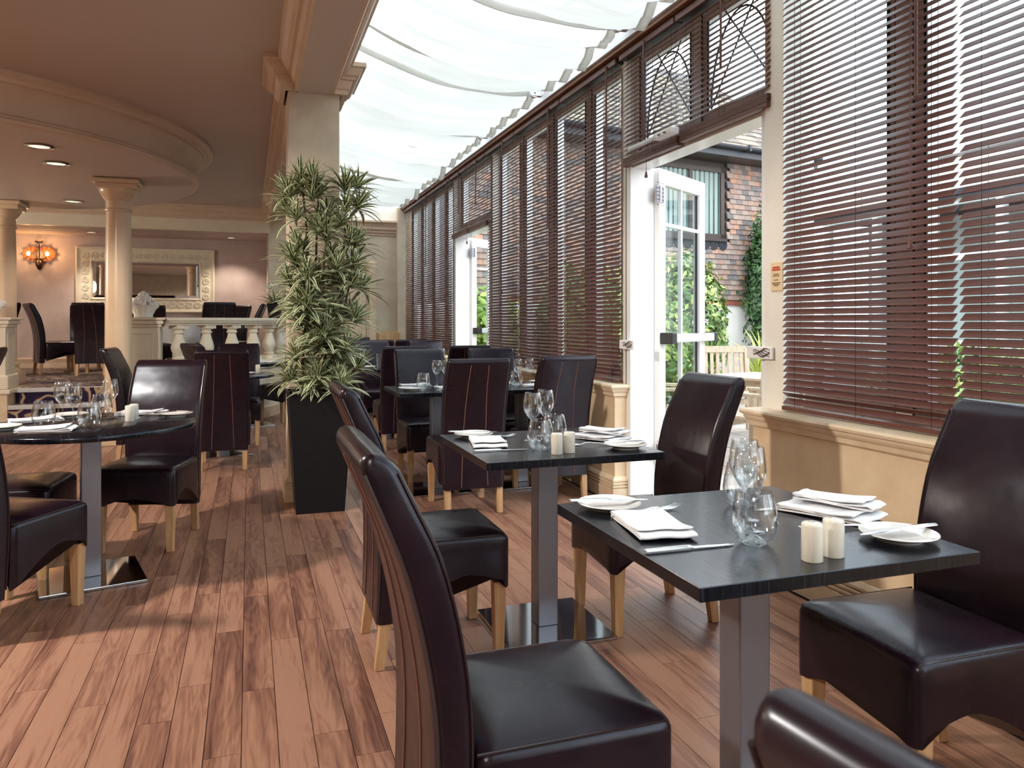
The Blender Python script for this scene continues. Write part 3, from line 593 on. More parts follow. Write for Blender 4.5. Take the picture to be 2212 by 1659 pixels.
# ---------------------------------------------------------------- mirror, sconce, recessed lights
mt = thing('wall_mirror', 'wide mirror in an ornate white frame on the mauve wall', 'mirror', (-1.60, 13.985, 1.915))
hw, hh = 1.045, .535
def flat(y=0): return Matrix.Translation((0, y, 0)) @ Matrix.Rotation(R(90), 4, 'X')
def frame_ring(name, hx, hz, prof, m, par):
    a = MB(); a.mx = flat(); return a.sweep([(-hx, -hz), (hx, -hz), (hx, hz), (-hx, hz)], prof, closed=True).obj(name, m, par, smooth=True, ang=30)
frame_ring('outer_moulding', hw, hh, [(0, 0), (0, .045), (.015, .055), (.03, .05), (.04, .035), (.05, .035), (.06, .028), (.06, 0)], 'cream_paint', mt)
frame_ring('flat_border', hw - .06, hh - .06, [(0, 0), (0, .03), (.155, .03), (.155, 0)], 'cream_paint', mt)
frame_ring('inner_moulding', hw - .21, hh - .21, [(0, .0), (0, .04), (.012, .048), (.025, .04), (.035, .022), (.035, 0)], 'cream_paint', mt)
ix, iz = hw - .245, hh - .245
a = MB(); a.mx = flat(); a.rings([[(-ix, -iz, .012), (ix, -iz, .012), (ix, iz, .012), (-ix, iz, .012)], [(-ix + .045, -iz + .045, .02), (ix - .045, -iz + .045, .02), (ix - .045, iz - .045, .02), (-ix + .045, iz - .045, .02)]], True, False, True).obj('glass', 'mirror', mt)
sc = MB()
sc.tube([(.048 * math.cos(a) * (1 - .02 * a), -.034, .048 * math.sin(a) * (1 - .02 * a)) for a in [i * .4 for i in range(15)]], .010, 5)
for s0 in (0, 2.1, 4.2): sc.tube([((.012 + .012 * q) * math.cos(s0 + q * 1.4), -.034, (.012 + .012 * q) * math.sin(s0 + q * 1.4)) for q in [i * .25 for i in range(9)]], .009, 5)
scm = sc.mesh('carved_scroll', 'cream_paint', smooth=True)
nxs = 15
for i in range(nxs):
    x = -hw + .138 + (2 * hw - .276) * i / (nxs - 1)
    for z in (-hh + .138, hh - .138): put('carved_scroll', scm, mt, (x, 0, z), (0, random.choice([0, math.pi / 2, math.pi]), 0))
for i in range(1, 6):
    z = -hh + .138 + (2 * hh - .276) * i / 6
    for x in (-hw + .138, hw - .138): put('carved_scroll', scm, mt, (x, 0, z), (0, random.choice([0, math.pi / 2, math.pi]), 0))
sn = thing('wall_sconce', 'bronze wall sconce with two glowing amber fan shades', 'wall lamp', (-3.155, 13.98, 2.25))
a = MB(); a.mx = Matrix.Translation((0, -.03, -.1)); a.lathe([(.0, -.10), (.03, -.08), (.055, -.02), (.06, .03), (.04, .06), (.03, .09), (0, .1)], n=14).obj('body', 'bronze', sn, smooth=True)
MB().tube([(0, -.03, 0), (.005, -.05, .12), (0, -.05, .22)], .009, 7).obj('stalk', 'bronze', sn, smooth=True)
fl = MB()
for k in range(7): aa = k * .9; fl.add([(0, -.05, .23), (.07 * math.cos(aa), -.06 - .03 * math.sin(aa), .235 + .02 * math.cos(2 * aa)), (.05 * math.cos(aa + .6), -.05 - .04 * math.sin(aa + .6), .27)], [(0, 1, 2)])
fl.obj('flower', 'bronze', sn)
for s_ in (-1, 1):
    MB().tube([(0, -.05, -.02), (s_ * .06, -.09, -.03), (s_ * .13, -.08, .02)], .008, 6).obj('arm', 'bronze', sn, smooth=True)
    sh = MB(); n = 26
    for side in (0,):
        rr = []
        for q in (.02, .06, .10, .135):
            rr.append([(s_ * (.09 + q * math.cos(t_) * 1.0), -.05 - .028 * math.cos(11 * t_) * q / .135 - .05 * (q / .135) ** 2 * 0 - .06 * (1 - q / .135), .06 + q * math.sin(t_) * .85) for t_ in [-2.0 + 4.2 * i / n for i in range(n + 1)]])
        sh.rings(rr, closed=False)
    sh.obj('fan_shade', 'shade_glass', sn, smooth=True, ang=60)
    MB().lathe([(.001, -.03), (.024, -.015), (.028, .01), (.016, .035), (.001, .045)], (s_ * .13, -.13, .05), 12).obj('bulb', 'bulb_glow', sn, smooth=True)
    light('sconce_light', 'POINT', (-3.155 + s_ * .14, 13.80, 2.31), 4.5, (1, .55, .22), .04)
def downlight(x, y, z, label, r=.075, e=3.):
    t = thing('downlight', label, 'ceiling lamp', (x, y, z), 0, 'recessed ceiling downlights')
    MB().lathe([(r, -.001), (r * 1.25, -.004), (r * 1.27, -.009), (r, -.012), (r * .92, -.006), (r * .92, .0)], n=28, cap0=False, cap1=False).obj('trim_ring', 'polished_steel', t, smooth=True)
    MB().lathe([(r * .92, -.005), (r * .8, -.0035), (.001, -.003)], n=24, cap0=False).obj('lens', 'spot_glow', t)
    if e: 
        l = light('downlight_glow', 'SPOT', (x, y, z - .03), e * 10, (1, .85, .68), .05); l.data.spot_size = R(110); l.data.spot_blend = .6
downlight(-1.61, 7.11, 2.657, 'recessed downlight in the round ceiling disc, nearest of three', .085, 3); downlight(-1.64, 7.83, 2.657, 'recessed downlight in the round ceiling disc, middle of three', .085, 3)
downlight(-1.97, 10.23, 2.657, 'recessed downlight in the round ceiling disc, beside the front column capital', .085, 3)
downlight(-2.32, 13.36, 2.626, 'recessed downlight in the alcove ceiling left of the front column', .07, 6); downlight(-.28, 13.49, 2.626, 'recessed downlight in the alcove ceiling near the stucco pillar', .07, 6)

# ---------------------------------------------------------------- chairs
def chair_meshes():
    D = {}
    # seat: rounded box with arched skirts and a crowned cushion
    out = rrect(.212, .205, .028, 4, 0, .052); dense = []
    for i in range(len(out)):
        a, b = out[i], out[(i + 1) % len(out)]; L_ = math.hypot(b[0] - a[0], b[1] - a[1]); k = max(1, int(L_ / .03))
        for j in range(k): dense.append((a[0] + (b[0] - a[0]) * j / k, a[1] + (b[1] - a[1]) * j / k))
    def zbot(x, y):
        fx = max(0, 1 - (x / .17) ** 2); fy = (y + .153) / .41
        if y > .23: return .25 + .04 * fx
        return .185 + .085 * min(1, max(0, fy * 1.7)) + .045 * math.sin(math.pi * min(1, max(0, fy))) if abs(x) > .19 else .23
    def ins(p, d, cx=0, cy=.052):
        return (cx + (p[0] - cx) * (1 - d / .212), cy + (p[1] - cy) * (1 - d / .205))
    rs = [[(x, y, zbot(x, y)) for x, y in dense]]
    for f in (.35, .7): rs.append([(x * 1.004, y, zbot(x, y) + (.428 - zbot(x, y)) * f) for x, y in dense])
    for d, z in ((0, .425), (.004, .437), (.012, .446), (.026, .453), (.05, .460), (.09, .466), (.14, .4695), (.18, .471), (.205, .4715)): rs.append([(*ins(p, d), z) for p in dense])
    D['seat'] = MB().rings(rs, True, True, True).mesh('seat', 'leather', smooth=True, ang=70)
    yr = [(.15, -.232), (.45, -.226), (.60, -.240), (.78, -.282), (.92, -.338), (1.0, -.372)]
    hw_ = [(.15, .198), (.5, .206), (.85, .208), (1.0, .205)]
    tk = [(.15, .07), (.45, .074), (.8, .08), (.94, .072), (1.0, .07)]
    lv = [(z, 1, 0) for z in [.165, .18, .25, .35, .45, .52, .58, .64, .70, .75, .80, .84, .88, .91, .935, .955, .968]] + [(.980, .88, .001), (.990, .68, .003), (.997, .42, .007), (1.0, .12, .012)]
    rs = []
    for z, k, dw in lv:
        t = spline(tk, z); yc = spline(yr, z) + t / 2; rs.append([(x, y, z) for x, y in rrect(spline(hw_, z) - dw, t * k / 2, min(.022, t * k / 2.1), 5, 0, yc)])
    D['backrest'] = MB().rings(rs).mesh('backrest', 'leather', smooth=True, ang=70)
    D['back_seam'] = [MB().tube([(s * (.058 + .03 * (.96 - z) / .8), spline(yr, z) - .0008, z) for z in [.18 + .78 * i / 14 for i in range(15)]], .0028, 5).mesh('back_seam', 'leather_thread', smooth=True) for s in (-1, 1)]
    D['back_piping'] = [MB().tube([(s * (spline(hw_, z) - .004), (spline(yr, z) + .006) if e == 0 else (spline(yr, z) + spline(tk, z) - .006), z) for z in [.2 + .765 * i / 16 for i in range(17)]], .0032, 5).mesh('back_piping', 'leather_piping', smooth=True) for s in (-1, 1) for e in (0, 1)]
    D['seat_piping'] = [MB().tube([(s * .2045, -.15 + .40 * i / 8, .4445) for i in range(8)] + [(s * .200, .24, .440), (s * .195, .252, .42)], .003, 5).mesh('seat_piping', 'leather_piping', smooth=True) for s in (-1, 1)]
    D['lf'] = MB().rings([[(-.017, -.017, 0), (.017, -.017, 0), (.017, .017, 0), (-.017, .017, 0)], [(-.024, -.024, .27), (.024, -.024, .27), (.024, .024, .27), (-.024, .024, .27)]]).mesh('leg', 'oak_leg', bevel=.003)
    D['lr'] = MB().rings([[(-.017, -.047, 0), (.017, -.047, 0), (.017, -.013, 0), (-.017, -.013, 0)], [(-.022, -.022, .23), (.022, -.022, .23), (.022, .022, .23), (-.022, .022, .23)]]).mesh('leg', 'oak_leg', bevel=.003)
    return D
CM = chair_meshes()
GRP = 'dark leather dining chairs'
def chair(x, y, fx, fy, label, z=0):
    t = thing('dining_chair', label, 'chair', (x, y, z), math.atan2(-fx, fy), GRP)
    st_ = put('seat', CM['seat'], t); bk = put('backrest', CM['backrest'], t); 
    for k in ('back_seam', 'back_piping'):
        for q in CM[k]: put(k, q, bk)
    for q in CM['seat_piping']: put('seat_piping', q, st_)
    for s in (-1, 1):
        put('leg', CM['lf'], t, (s * .178, .222, 0)); put('leg', CM['lr'], t, (s * .172, -.19, 0))
    return t
chair(.54, 1.53, 1, 0, 'large dark leather chair at the bottom centre, nearest table left side')
chair(1.70, 1.55, -1, .02, 'dark leather chair cut by the right edge, facing the nearest table')
chair(.655, 2.88, 1, .0, 'dark leather chair left of the second table, behind the nearest chair')
chair(1.585, 2.87, -1, 0, 'dark leather chair right of the second table, in front of the open door')
chair(.675, .255, .99, .14, 'blurred chair back with light stitching at the bottom right edge')
chair(-.518, 4.72, -.236, -.97, 'dark leather chair facing the round table, its scuffed backrest catching light')
chair(-.97, 3.65, .5, .87, 'dark leather chair cut by the left edge, front right of it by the steel base')
chair(-1.12, 4.33, 1, -.1, 'dark leather chair at the left edge, only its seat corner showing under the round table')
chair(-.84, 7.52, .97, -.1, 'dark leather chair seen from the side in front of the cream column')
chair(-.20, 6.97, .02, 1, 'dark chair with its seamed back turned, right of the scuffed chair')
chair(-.10, 8.22, 0, -1, 'dark chair facing the camera behind the chair with seamed back near the balustrade')
chair(-.30, 8.98, .75, .45, 'dark chair with curled top just in front of the balusters')
chair(-2.47, 8.0, -1, .05, 'dark chair back at the left edge beside the cream pedestal')
chair(.43, 9.98, -.72, -.65, 'dark chair left of the stucco pillar at the small far table')
chair(1.36, 4.91, 0, 1, 'dark chair with seamed back to the camera, left of the pair at the paired tables')
chair(2.04, 5.10, -.03, 1, 'dark chair with seamed back to the camera beside the window sill at the paired tables')
chair(1.34, 5.97, 0, -1, 'grey lit chair facing the camera at the far side of the paired tables, left one')
chair(1.99, 6.02, 0, -1, 'dark chair facing the camera at the far side of the paired tables by the window')
chair(1.385, 7.46, 0, 1, 'dark chair back just behind the grey lit chair, left one of the third row')
chair(2.04, 7.5, 0, 1, 'dark chair back of the third row beside the window')
chair(1.39, 8.84, .03, -1, 'grey lit chair facing the camera right beside the striped plant')
chair(2.04, 8.84, 0, -1, 'grey lit chair facing the camera in the fourth row by the window')
chair(1.98, 10.05, 0, 1, 'reddish dark chair back in the fifth row near the far door')
chair(1.55, 10.05, 0, 1, 'dark chair back in the fifth row nearer the plant')
chair(1.55, 11.25, .1, -1, 'farthest dark chair, below the wooden high chair')
# on the raised platform
PZ = .49
chair(-2.62, 12.42, .75, .35, 'dark chair on the platform seen from its left side below the sconce', PZ)
chair(-2.03, 12.02, .12, 1, 'purple lit chair on the platform with its back turned, left of the front column', PZ)
chair(-2.35, 13.1, .2, -1, 'dark chair on the platform facing the camera behind the side-on chair', PZ)
chair(-3.32, 12.0, -.8, .6, 'dark chair on the platform showing just right of the left column', PZ)
chair(-1.42, 12.9, .1, -1, 'dark chair on the platform hidden behind the plaster fruit basket', PZ)
chair(-.33, 12.62, -.6, -.8, 'dark chair on the platform under the lower right corner of the mirror frame', PZ)
chair(-.45, 11.2, -.25, .97, 'dark chair with its back turned behind the baluster rail, centre one', PZ)
chair(-.12, 11.75, -1, .1, 'narrow side-on dark chair behind the baluster rail, right one', PZ)
chair(-1.25, 10.9, .4, .9, 'dark chair on the platform beside the white tablecloth, left one', PZ)

# ---------------------------------------------------------------- tables
TZ = .74
def table(x, y, w, label, rz=0, rnd=0, far=False):
    t = thing('dining_table', label, 'table', (x, y, 0), rz, 'black topped pedestal tables')
    if rnd: MB().lathe([(rnd - .004, -.026), (rnd, -.022), (rnd, -.004), (rnd - .004, 0)], (0, 0, TZ), 72).obj('table_top', 'black_ash', t, smooth=True, ang=50)
    else: MB().box((0, 0, TZ - .014), (w, w, .028)).obj('table_top', 'black_ash', t, bevel=.0015)
    MB().box((0, 0, TZ - .034), (.34, .34, .012)).obj('mounting_plate', 'dark_iron', t)
    MB().box((0, 0, .365), (.085, .085, .70)).obj('column', 'brushed_steel', t, bevel=.004)
    MB().box((0, 0, .008), (.44, .44, .015)).obj('base_plate', 'polished_steel', t, bevel=.003)
    return t
table(1.13, 1.56, .69, 'black square table nearest the camera on the right')
table(1.13, 2.88, .70, 'black square table second from the camera, between the two facing chairs')
table(-.72, 4.13, 0, 'black round table on the left with three place settings', .25, .47)
table(1.30, 5.48, .66, 'black square table of the pair beyond the second table, left one')
table(1.97, 5.50, .66, 'black square table of the pair beyond the second table, window side')
table(1.38, 8.15, .66, 'black square table beside the striped plant in the third row'); table(2.04, 8.15, .66, 'black square table in the third row by the window')
table(1.75, 10.65, .66, 'farthest black square table near the back wall')
table(-.22, 7.60, 0, 'small black round table behind the chair with seamed back', .2, .45)
table(.04, 9.55, .62, 'small black table just in front of the balusters left of the pillar', .2)
# clothed table on the platform
ct = thing('clothed_table', 'table under a white floor length cloth behind the balusters', 'table', (-.92, 12.0, PZ))
MB().lathe([(.46, .715), (.46, .735)], n=48).obj('table_top', 'beech', ct)
MB().lathe([(.04, 0), (.04, .715)], n=16).obj('column', 'dark_iron', ct)
n = 96; rs = []
for k, (r, z) in enumerate([(.02, .741), (.3, .741), (.455, .741), (.466, .735), (.47, .70), (.48, .55), (.49, .35), (.50, .12), (.505, .05)]):
    am = [0, 0, 0, 0, .004, .018, .03, .036, .038][k]
    rs.append([((r + am * math.sin(11 * a + .6 * math.sin(3 * a))) * math.cos(a), (r + am * math.sin(11 * a + .6 * math.sin(3 * a))) * math.sin(a), z) for a in [2 * math.pi * i / n for i in range(n)]])
MB().rings(rs, True, True, False).obj('cloth', 'white_cloth', ct, smooth=True)

# ---------------------------------------------------------------- tableware
def lathe_mesh(name, prof, m, n=40): return MB().lathe(prof, n=n).mesh(name, m, smooth=True, ang=60)
PLATE = lathe_mesh('side_plate', [(.001, .004), (.045, .004), (.05, 0), (.054, 0), (.056, .004), (.064, .008), (.088, .016), (.0905, .018), (.0895, .0195), (.066, .0125), (.05, .009), (.001, .009)], 'china', 56)
WINE = lathe_mesh('wine_glass', [(.001, 0), (.034, 0), (.0355, .0012), (.034, .0024), (.018, .0045), (.0075, .009), (.0045, .018), (.0038, .04), (.004, .07), (.0055, .082), (.012, .091), (.026, .106), (.036, .126), (.0385, .145), (.036, .168), (.0308, .198), (.0300, .1985), (.0295, .198), (.0345, .168), (.0368, .146), (.0345, .128), (.0245, .1085), (.010, .0965), (.001, .094)], 'drinking_glass', 48)
TUMB = lathe_mesh('tumbler', [(.001, .012), (.010, .009), (.016, .001), (.020, 0), (.026, .0015), (.037, .012), (.0455, .032), (.0470, .046), (.0435, .072), (.0355, .106), (.0350, .1068), (.0343, .106), (.0422, .072), (.0455, .046), (.044, .033), (.0355, .014), (.024, .006), (.018, .010), (.010, .017), (.001, .019)], 'drinking_glass', 48)
TALL = lathe_mesh('tall_glass', [(.001, 0), (.026, 0), (.028, .004), (.033, .15), (.0320, .1505), (.031, .15), (.0262, .012), (.001, .010)], 'drinking_glass', 32)
SHAK = lathe_mesh('shaker', [(.001, 0), (.0205, 0), (.0215, .0015), (.0215, .073), (.0205, .0765), (.017, .0785), (.001, .079)], 'shaker_china', 36)
HOLE = MB().lathe([(.0011, 0), (.0011, .0006)], n=6).mesh('hole', 'print_dark')
def flatware(kind):
    m = MB()
    def strip(pts):  # (x, halfwidth, z, thickness)
        m.rings([[(x, -w, z), (x, -w * .4, z + t), (x, w * .4, z + t), (x, w, z), (x, w * .3, z - t * .4), (x, -w * .3, z - t * .4)] for x, w, z, t in pts])
    if kind == 'fork':
        strip([(-.095, .004, .004, .001), (-.09, .0095, .004, .002), (-.07, .0085, .0045, .002), (-.03, .004, .006, .002), (.02, .0028, .010, .002), (.04, .0035, .009, .002), (.05, .010, .006, .0016), (.062, .0125, .0045, .0014)])
        for k in range(4):
            y = -.0102 + k * .0068; m.tube([(.060, y, .0045), (.075, y, .004), (.09, y * .95, .006), (.104, y * .9, .011)], [.0018, .0016, .0015, .0007], 6)
    else:
        strip([(-.11, .004, .006, .002), (-.105, .0085, .006, .004), (-.06, .0082, .006, .0045), (-.01, .0062, .006, .0045), (.0, .005, .006, .004), (.006, .0085, .0055, .0012), (.05, .0095, .005, .0011), (.09, .0085, .0045, .001), (.107, .0015, .004, .0006)])
    return m.mesh(kind, 'cutlery_steel', smooth=True, ang=50)
FORK, KNIFE = flatware('fork'), flatware('knife')
FORK.transform(Matrix.Scale(1.12, 4))
def napkin_mesh(seed):
    # a cloth folded flat: a long S-fold profile swept across the width
    rnd = random.Random(seed); m = MB(); hl, hw2, t = .110, .066, .0032
    prof = []
    layers = [(.001, 1), (.0065, -1), (.0115, 1)]
    for k, (z, d) in enumerate(layers):
        e0, e1 = -hl + .006 * k, hl - .010 * k
        xs = [e0 + (e1 - e0) * i / 12 for i in range(13)]
        if d < 0: xs = xs[::-1]
        for x in xs: prof.append((x, z + .0035 * max(0, (x - .03) / .08) * (k + .4) + .0012 * math.sin(23 * x + k * 2 + seed)))
        if k < 2:
            zx = layers[k + 1][0]; xe = prof[-1][0]; zz = prof[-1][1]; r = (zx - z) / 2
            for i in range(1, 5): a = -math.pi / 2 + math.pi * i / 5; prof.append((xe + d * (r + .003) * math.cos(a), zz + r + (r) * math.sin(a) + (.001 * k)))
    rs = []
    for j in range(9):
        v = -1 + 2 * j / 8; y = v * hw2; ring = []
        for i, (x, z) in enumerate(prof):
            a = prof[max(i - 1, 0)]; c = prof[min(i + 1, len(prof) - 1)]; dx, dz = c[0] - a[0], c[1] - a[1]; q = math.hypot(dx, dz) or 1
            ring.append((x - dz / q * t / 2 + .05 * y * seed * .2, y + .004 * math.sin(9 * x + seed), z + dx / q * t / 2 + .002 + .0012 * math.sin(5 * v + 20 * x + seed)))
        for i in range(len(prof) - 1, -1, -1):
            x, z = prof[i]; a = prof[max(i - 1, 0)]; c = prof[min(i + 1, len(prof) - 1)]; dx, dz = c[0] - a[0], c[1] - a[1]; q = math.hypot(dx, dz) or 1
            ring.append((x + dz / q * t / 2 + .05 * y * seed * .2, y + .004 * math.sin(9 * x + seed), z - dx / q * t / 2 + .002 + .0012 * math.sin(5 * v + 20 * x + seed)))
        rs.append(ring)
    m.rings(rs)
    return m.mesh('napkin', 'napkin_linen', smooth=True, ang=60)
NAPS = [napkin_mesh(i) for i in range(3)]
def item(name, me, cat, label, x, y, z, rz=0, rx=0, ry=0, grp=None):
    o = put(name, me, None, (x, y, z), (rx, ry, rz)); return tag(o, label, cat, grp)
def wine(x, y, label, z=TZ): item('wine_glass', WINE, 'wine glass', label, x, y, z, grp='stemmed wine glasses')
def tumb(x, y, label, z=TZ): item('tumbler', TUMB, 'tumbler', label, x, y, z, grp='stemless tumblers')
def plate(x, y, label, knife=None, rz=0, z=TZ):
    item('side_plate', PLATE, 'plate', label, x, y, z, grp='white side plates')
    if knife: item('butter_knife', KNIFE, 'knife', knife, x, y, z + .0165, rz, 0, R(1.0), 'table knives')
def nap(x, y, rz, label, k=0, z=TZ): item('napkin', NAPS[k], 'napkin', label, x, y, z + .002, rz, grp='folded white napkins')
def fork(x, y, rz, label, z=TZ): item('fork', FORK, 'fork', label, x, y, z, rz, grp='table forks')
def knife(x, y, rz, label, z=TZ): item('table_knife', KNIFE, 'knife', label, x, y, z - .0015, rz, grp='table knives')
def shaker(x, y, label, z=TZ):
    t = thing('shaker', label, 'salt shaker', (x, y, z), 0, 'white salt and pepper shakers'); put('body', SHAK, t)
    for k in range(3): put('hole', HOLE, t, (.006 * math.cos(k * 2.1), .006 * math.sin(k * 2.1), .0789))
PLATE.transform(Matrix.Scale(.92, 4)); TUMB.transform(Matrix.Scale(1.09, 4))
# nearest table
plate(.895, 1.815, 'side plate with butter knife at the far left corner of the nearest table', 'butter knife lying across the left side plate of the nearest table', R(-8))
plate(1.385, 1.345, 'side plate with butter knife at the right corner of the nearest table', 'butter knife lying across the right side plate of the nearest table', R(179))
fork(.955, 1.735, R(12), 'fork tucked under the left napkin of the nearest table'); knife(.90, 1.432, R(-3), 'table knife beside the left napkin of the nearest table')
nap(.905, 1.61, R(-101), 'folded white napkin on the left of the nearest table'); nap(1.395, 1.575, R(-68), 'folded white napkin on the right of the nearest table', 1)
o = item('napkin', NAPS[2], 'napkin', 'upper fold of napkin lying on the right napkin of the nearest table', 1.425, 1.58, TZ + .026, R(-64), grp='folded white napkins'); o.scale = (.9, .6, 1)
fork(1.33, 1.452, R(176), 'fork peeking out behind the shakers on the nearest table'); knife(1.345, 1.668, R(183), 'table knife pointing at the glasses from the right napkin of the nearest table')
tumb(1.055, 1.42, 'front tumbler on the nearest table'); wine(1.108, 1.508, 'front wine glass on the nearest table, right behind the tumbler')
wine(1.16, 1.60, 'rear wine glass on the nearest table'); tumb(1.24, 1.72, 'rear tumbler on the nearest table')
shaker(1.093, 1.282, 'left white shaker on the nearest table'); shaker(1.156, 1.292, 'right white shaker on the nearest table')
# second table
plate(.905, 3.13, 'side plate at the far left corner of the second table', 'butter knife on the left side plate of the second table', R(-8))
plate(1.385, 2.665, 'side plate at the right corner of the second table', 'butter knife on the right side plate of the second table', R(178))
fork(.96, 3.05, R(16), 'fork above the left napkin of the second table'); knife(.905, 2.755, R(-5), 'table knife in front of the left napkin of the second table')
nap(.90, 2.92, R(-100), 'folded white napkin on the left of the second table', 2); nap(1.385, 2.90, R(-66), 'folded white napkin on the right of the second table', 0)
o = item('napkin', NAPS[1], 'napkin', 'upper fold of napkin on the right napkin of the second table', 1.41, 2.91, TZ + .026, R(-58), grp='folded white napkins'); o.scale = (.9, .6, 1)
fork(1.30, 2.76, R(170), 'fork beside the right plate of the second table')
tumb(1.055, 2.73, 'front tumbler on the second table'); wine(1.105, 2.95, 'left wine glass on the second table'); wine(1.20, 3.05, 'right wine glass on the second table'); tumb(1.165, 2.92 - .06, 'rear tumbler on the second table')
shaker(1.078, 2.62, 'left white shaker on the second table'); shaker(1.134, 2.635, 'right white shaker on the second table')
# round table
tumb(-.915, 4.12, 'left tumbler on the round table'); wine(-.86, 4.235, 'left wine glass on the round table'); wine(-.79, 4.115, 'middle wine glass on the round table')
tumb(-.70, 3.985, 'front tumbler on the round table, right of the square napkin'); wine(-.665, 4.33, 'right wine glass on the round table'); tumb(-.72, 4.42, 'rear tumbler on the round table')
shaker(-.555, 4.17, 'front white shaker on the round table'); shaker(-.545, 4.235, 'rear white shaker on the round table')
nap(-.54, 4.47, R(-14), 'folded napkin at the right of the round table beside the plate'); plate(-.36, 4.33, 'side plate at the right rim of the round table', 'butter knife on the right rim plate of the round table', R(25)); fork(-.46, 4.30, R(195), 'fork between napkin and plate on the round table')
nap(-.99, 4.30, R(20), 'folded napkin at the left edge of the round table', 1); nap(-.86, 3.92, R(0), 'square folded napkin at the front of the round table', 2); knife(-.84, 3.815, R(-8), 'table knife in front of the square napkin on the round table')
plate(-1.07, 4.05, 'side plate at the left rim of the round table'); plate(-.87, 4.47, 'side plate at the far rim of the round table behind the glasses')
# paired tables
plate(1.10, 5.40, 'side plate at the left corner of the paired tables', 'butter knife on the plate of the paired tables', R(20)); tumb(1.20, 5.46, 'tumbler at the left of the paired tables'); wine(1.345, 5.66, 'left wine glass on the paired tables'); wine(1.425, 5.70, 'second wine glass on the paired tables')
nap(1.40, 5.42, R(0), 'front napkin on the left one of the paired tables'); nap(1.19, 5.72, R(0), 'rear napkin on the left one of the paired tables', 1); fork(1.285, 5.39, R(80), 'fork beside the front napkin of the paired tables')
wine(1.995, 5.66, 'wine glass on the window side of the paired tables, left one'); wine(2.10, 5.68, 'wine glass on the window side of the paired tables, right one'); nap(2.07, 5.42, R(0), 'front napkin on the window side of the paired tables', 2); nap(1.84, 5.72, R(0), 'rear napkin on the window side of the paired tables')
plate(2.2, 5.72, 'side plate on the window side of the paired tables'); tumb(1.93, 5.50, 'tumbler on the window side of the paired tables')
# third row and the tables by the balustrade
item('tall_glass', TALL, 'tall glass', 'tall straight glass on the third row table beside the plant', 1.30, 8.06, TZ, grp='tall straight glasses'); plate(1.2, 8.2, 'side plate on the third row table beside the plant'); wine(1.98, 8.10, 'wine glass in the third row, left one'); wine(2.08, 8.06, 'wine glass in the third row, right one'); wine(1.55, 8.2, 'wine glass on the third row table beside the plant')
tumb(1.72, 10.55, 'tumbler on the farthest table'); item('tall_glass', TALL, 'tall glass', 'tall glass on the farthest table', 1.66, 10.6, TZ, grp='tall straight glasses')
shaker(.08, 7.72, 'white shaker on the small round table'); plate(-.02, 7.55, 'side plate on the small round table')
item('tall_glass', TALL, 'tall glass', 'tall glass on the small table by the balusters, left one', -.06, 9.52, TZ, grp='tall straight glasses'); item('tall_glass', TALL, 'tall glass', 'tall glass on the small table by the balusters, right one', -.0, 9.46, TZ, grp='tall straight glasses'); nap(.2, 9.6, R(10), 'napkin on the small table by the balusters'); plate(.24, 9.42, 'side plate on the small table by the balusters')

# wooden high chair
hc = thing('high_chair', 'beech high chair with curved back near the back wall', 'high chair', (2.03, 11.75, 0), R(10))
for sx in (-1, 1):
    for sy in (-1, 1): MB().tube([(sx * .24, sy * .22, 0), (sx * .17, sy * .15, .80)], .018, 8).obj('leg', 'beech', hc)
MB().box((0, 0, .56), (.34, .30, .025)).obj('seat', 'beech', hc, bevel=.006)
MB().rings([[(.19 * math.cos(a), .17 * math.sin(a), .78), (.19 * math.cos(a), .17 * math.sin(a), 1.06 + .03 * math.sin(a)), (.175 * math.cos(a), .155 * math.sin(a), 1.06 + .03 * math.sin(a)), (.175 * math.cos(a), .155 * math.sin(a), .78)] for a in [R(-25) + R(230) * i / 20 for i in range(21)]]).obj('backrest', 'beech', hc, smooth=True, ang=40)
MB().box((0, -.2, .80), (.4, .04, .03)).obj('front_bar', 'beech', hc, bevel=.008)

# ---------------------------------------------------------------- striped plant in the tall planter
def leaf_mesh(L_, w, curve, seed):
    rnd = random.Random(seed); n = 7; vs = []; fs = []; uv = []
    for i in range(n + 1):
        t = i / n; ww = w * math.sin(math.pi * min(1, .18 + .82 * t) ** .9) ** .75 if t < 1 else .0006
        ww = max(ww, .0006); a = curve * t; r = L_ * t
        y = r * math.cos(a * .55); z = r * .30 * (1 - t * .3) - curve * .42 * L_ * t * t
        fold = .25 * ww
        vs += [(-ww, y, z + fold), (0, y, z), (ww, y, z + fold)]; uv += [(0, t), (.5, t), (1, t)]
        if i: b = 3 * i; fs += [(b - 3, b - 2, b + 1, b), (b - 2, b - 1, b + 2, b + 1)]
    return vs, fs, uv
LV = [leaf_mesh(.225 * s, .0165 * w, c, i) for i, (s, w, c) in enumerate([(1.05, .85, .25), (.95, .85, .4), (1.15, .9, .6), (.85, .8, .1), (1.1, .9, .8), (.75, .75, .0)])]
def mesh_uv(name, vs, fs, uv, m):
    me = bpy.data.meshes.new(name); me.from_pydata(vs, [], fs); l = me.uv_layers.new(name='UVMap')
    for lp in me.loops: l.data[lp.index].uv = uv[lp.vertex_index]
    me.polygons.foreach_set('use_smooth', [True] * len(me.polygons)); me.materials.append(M[m]); return me
LM = [mesh_uv('leaf', *l, 'striped_leaf') for l in LV]
pl = thing('potted_plant', 'tall variegated plant with striped leaves in a black tapered planter', 'potted plant', (.437, 5.20, 0), R(0))
MB().rings([[(x, y, z) for x, y in rrect(h_, h_, .004, 1)] for h_, z in ((.152, 0), (.200, .755), (.205, .76), (.205, .775), (.190, .775), (.188, .70))]).obj('planter', 'planter_slate', pl)
MB().box((0, 0, .715), (.375, .375, .01)).obj('soil', 'soil', pl)
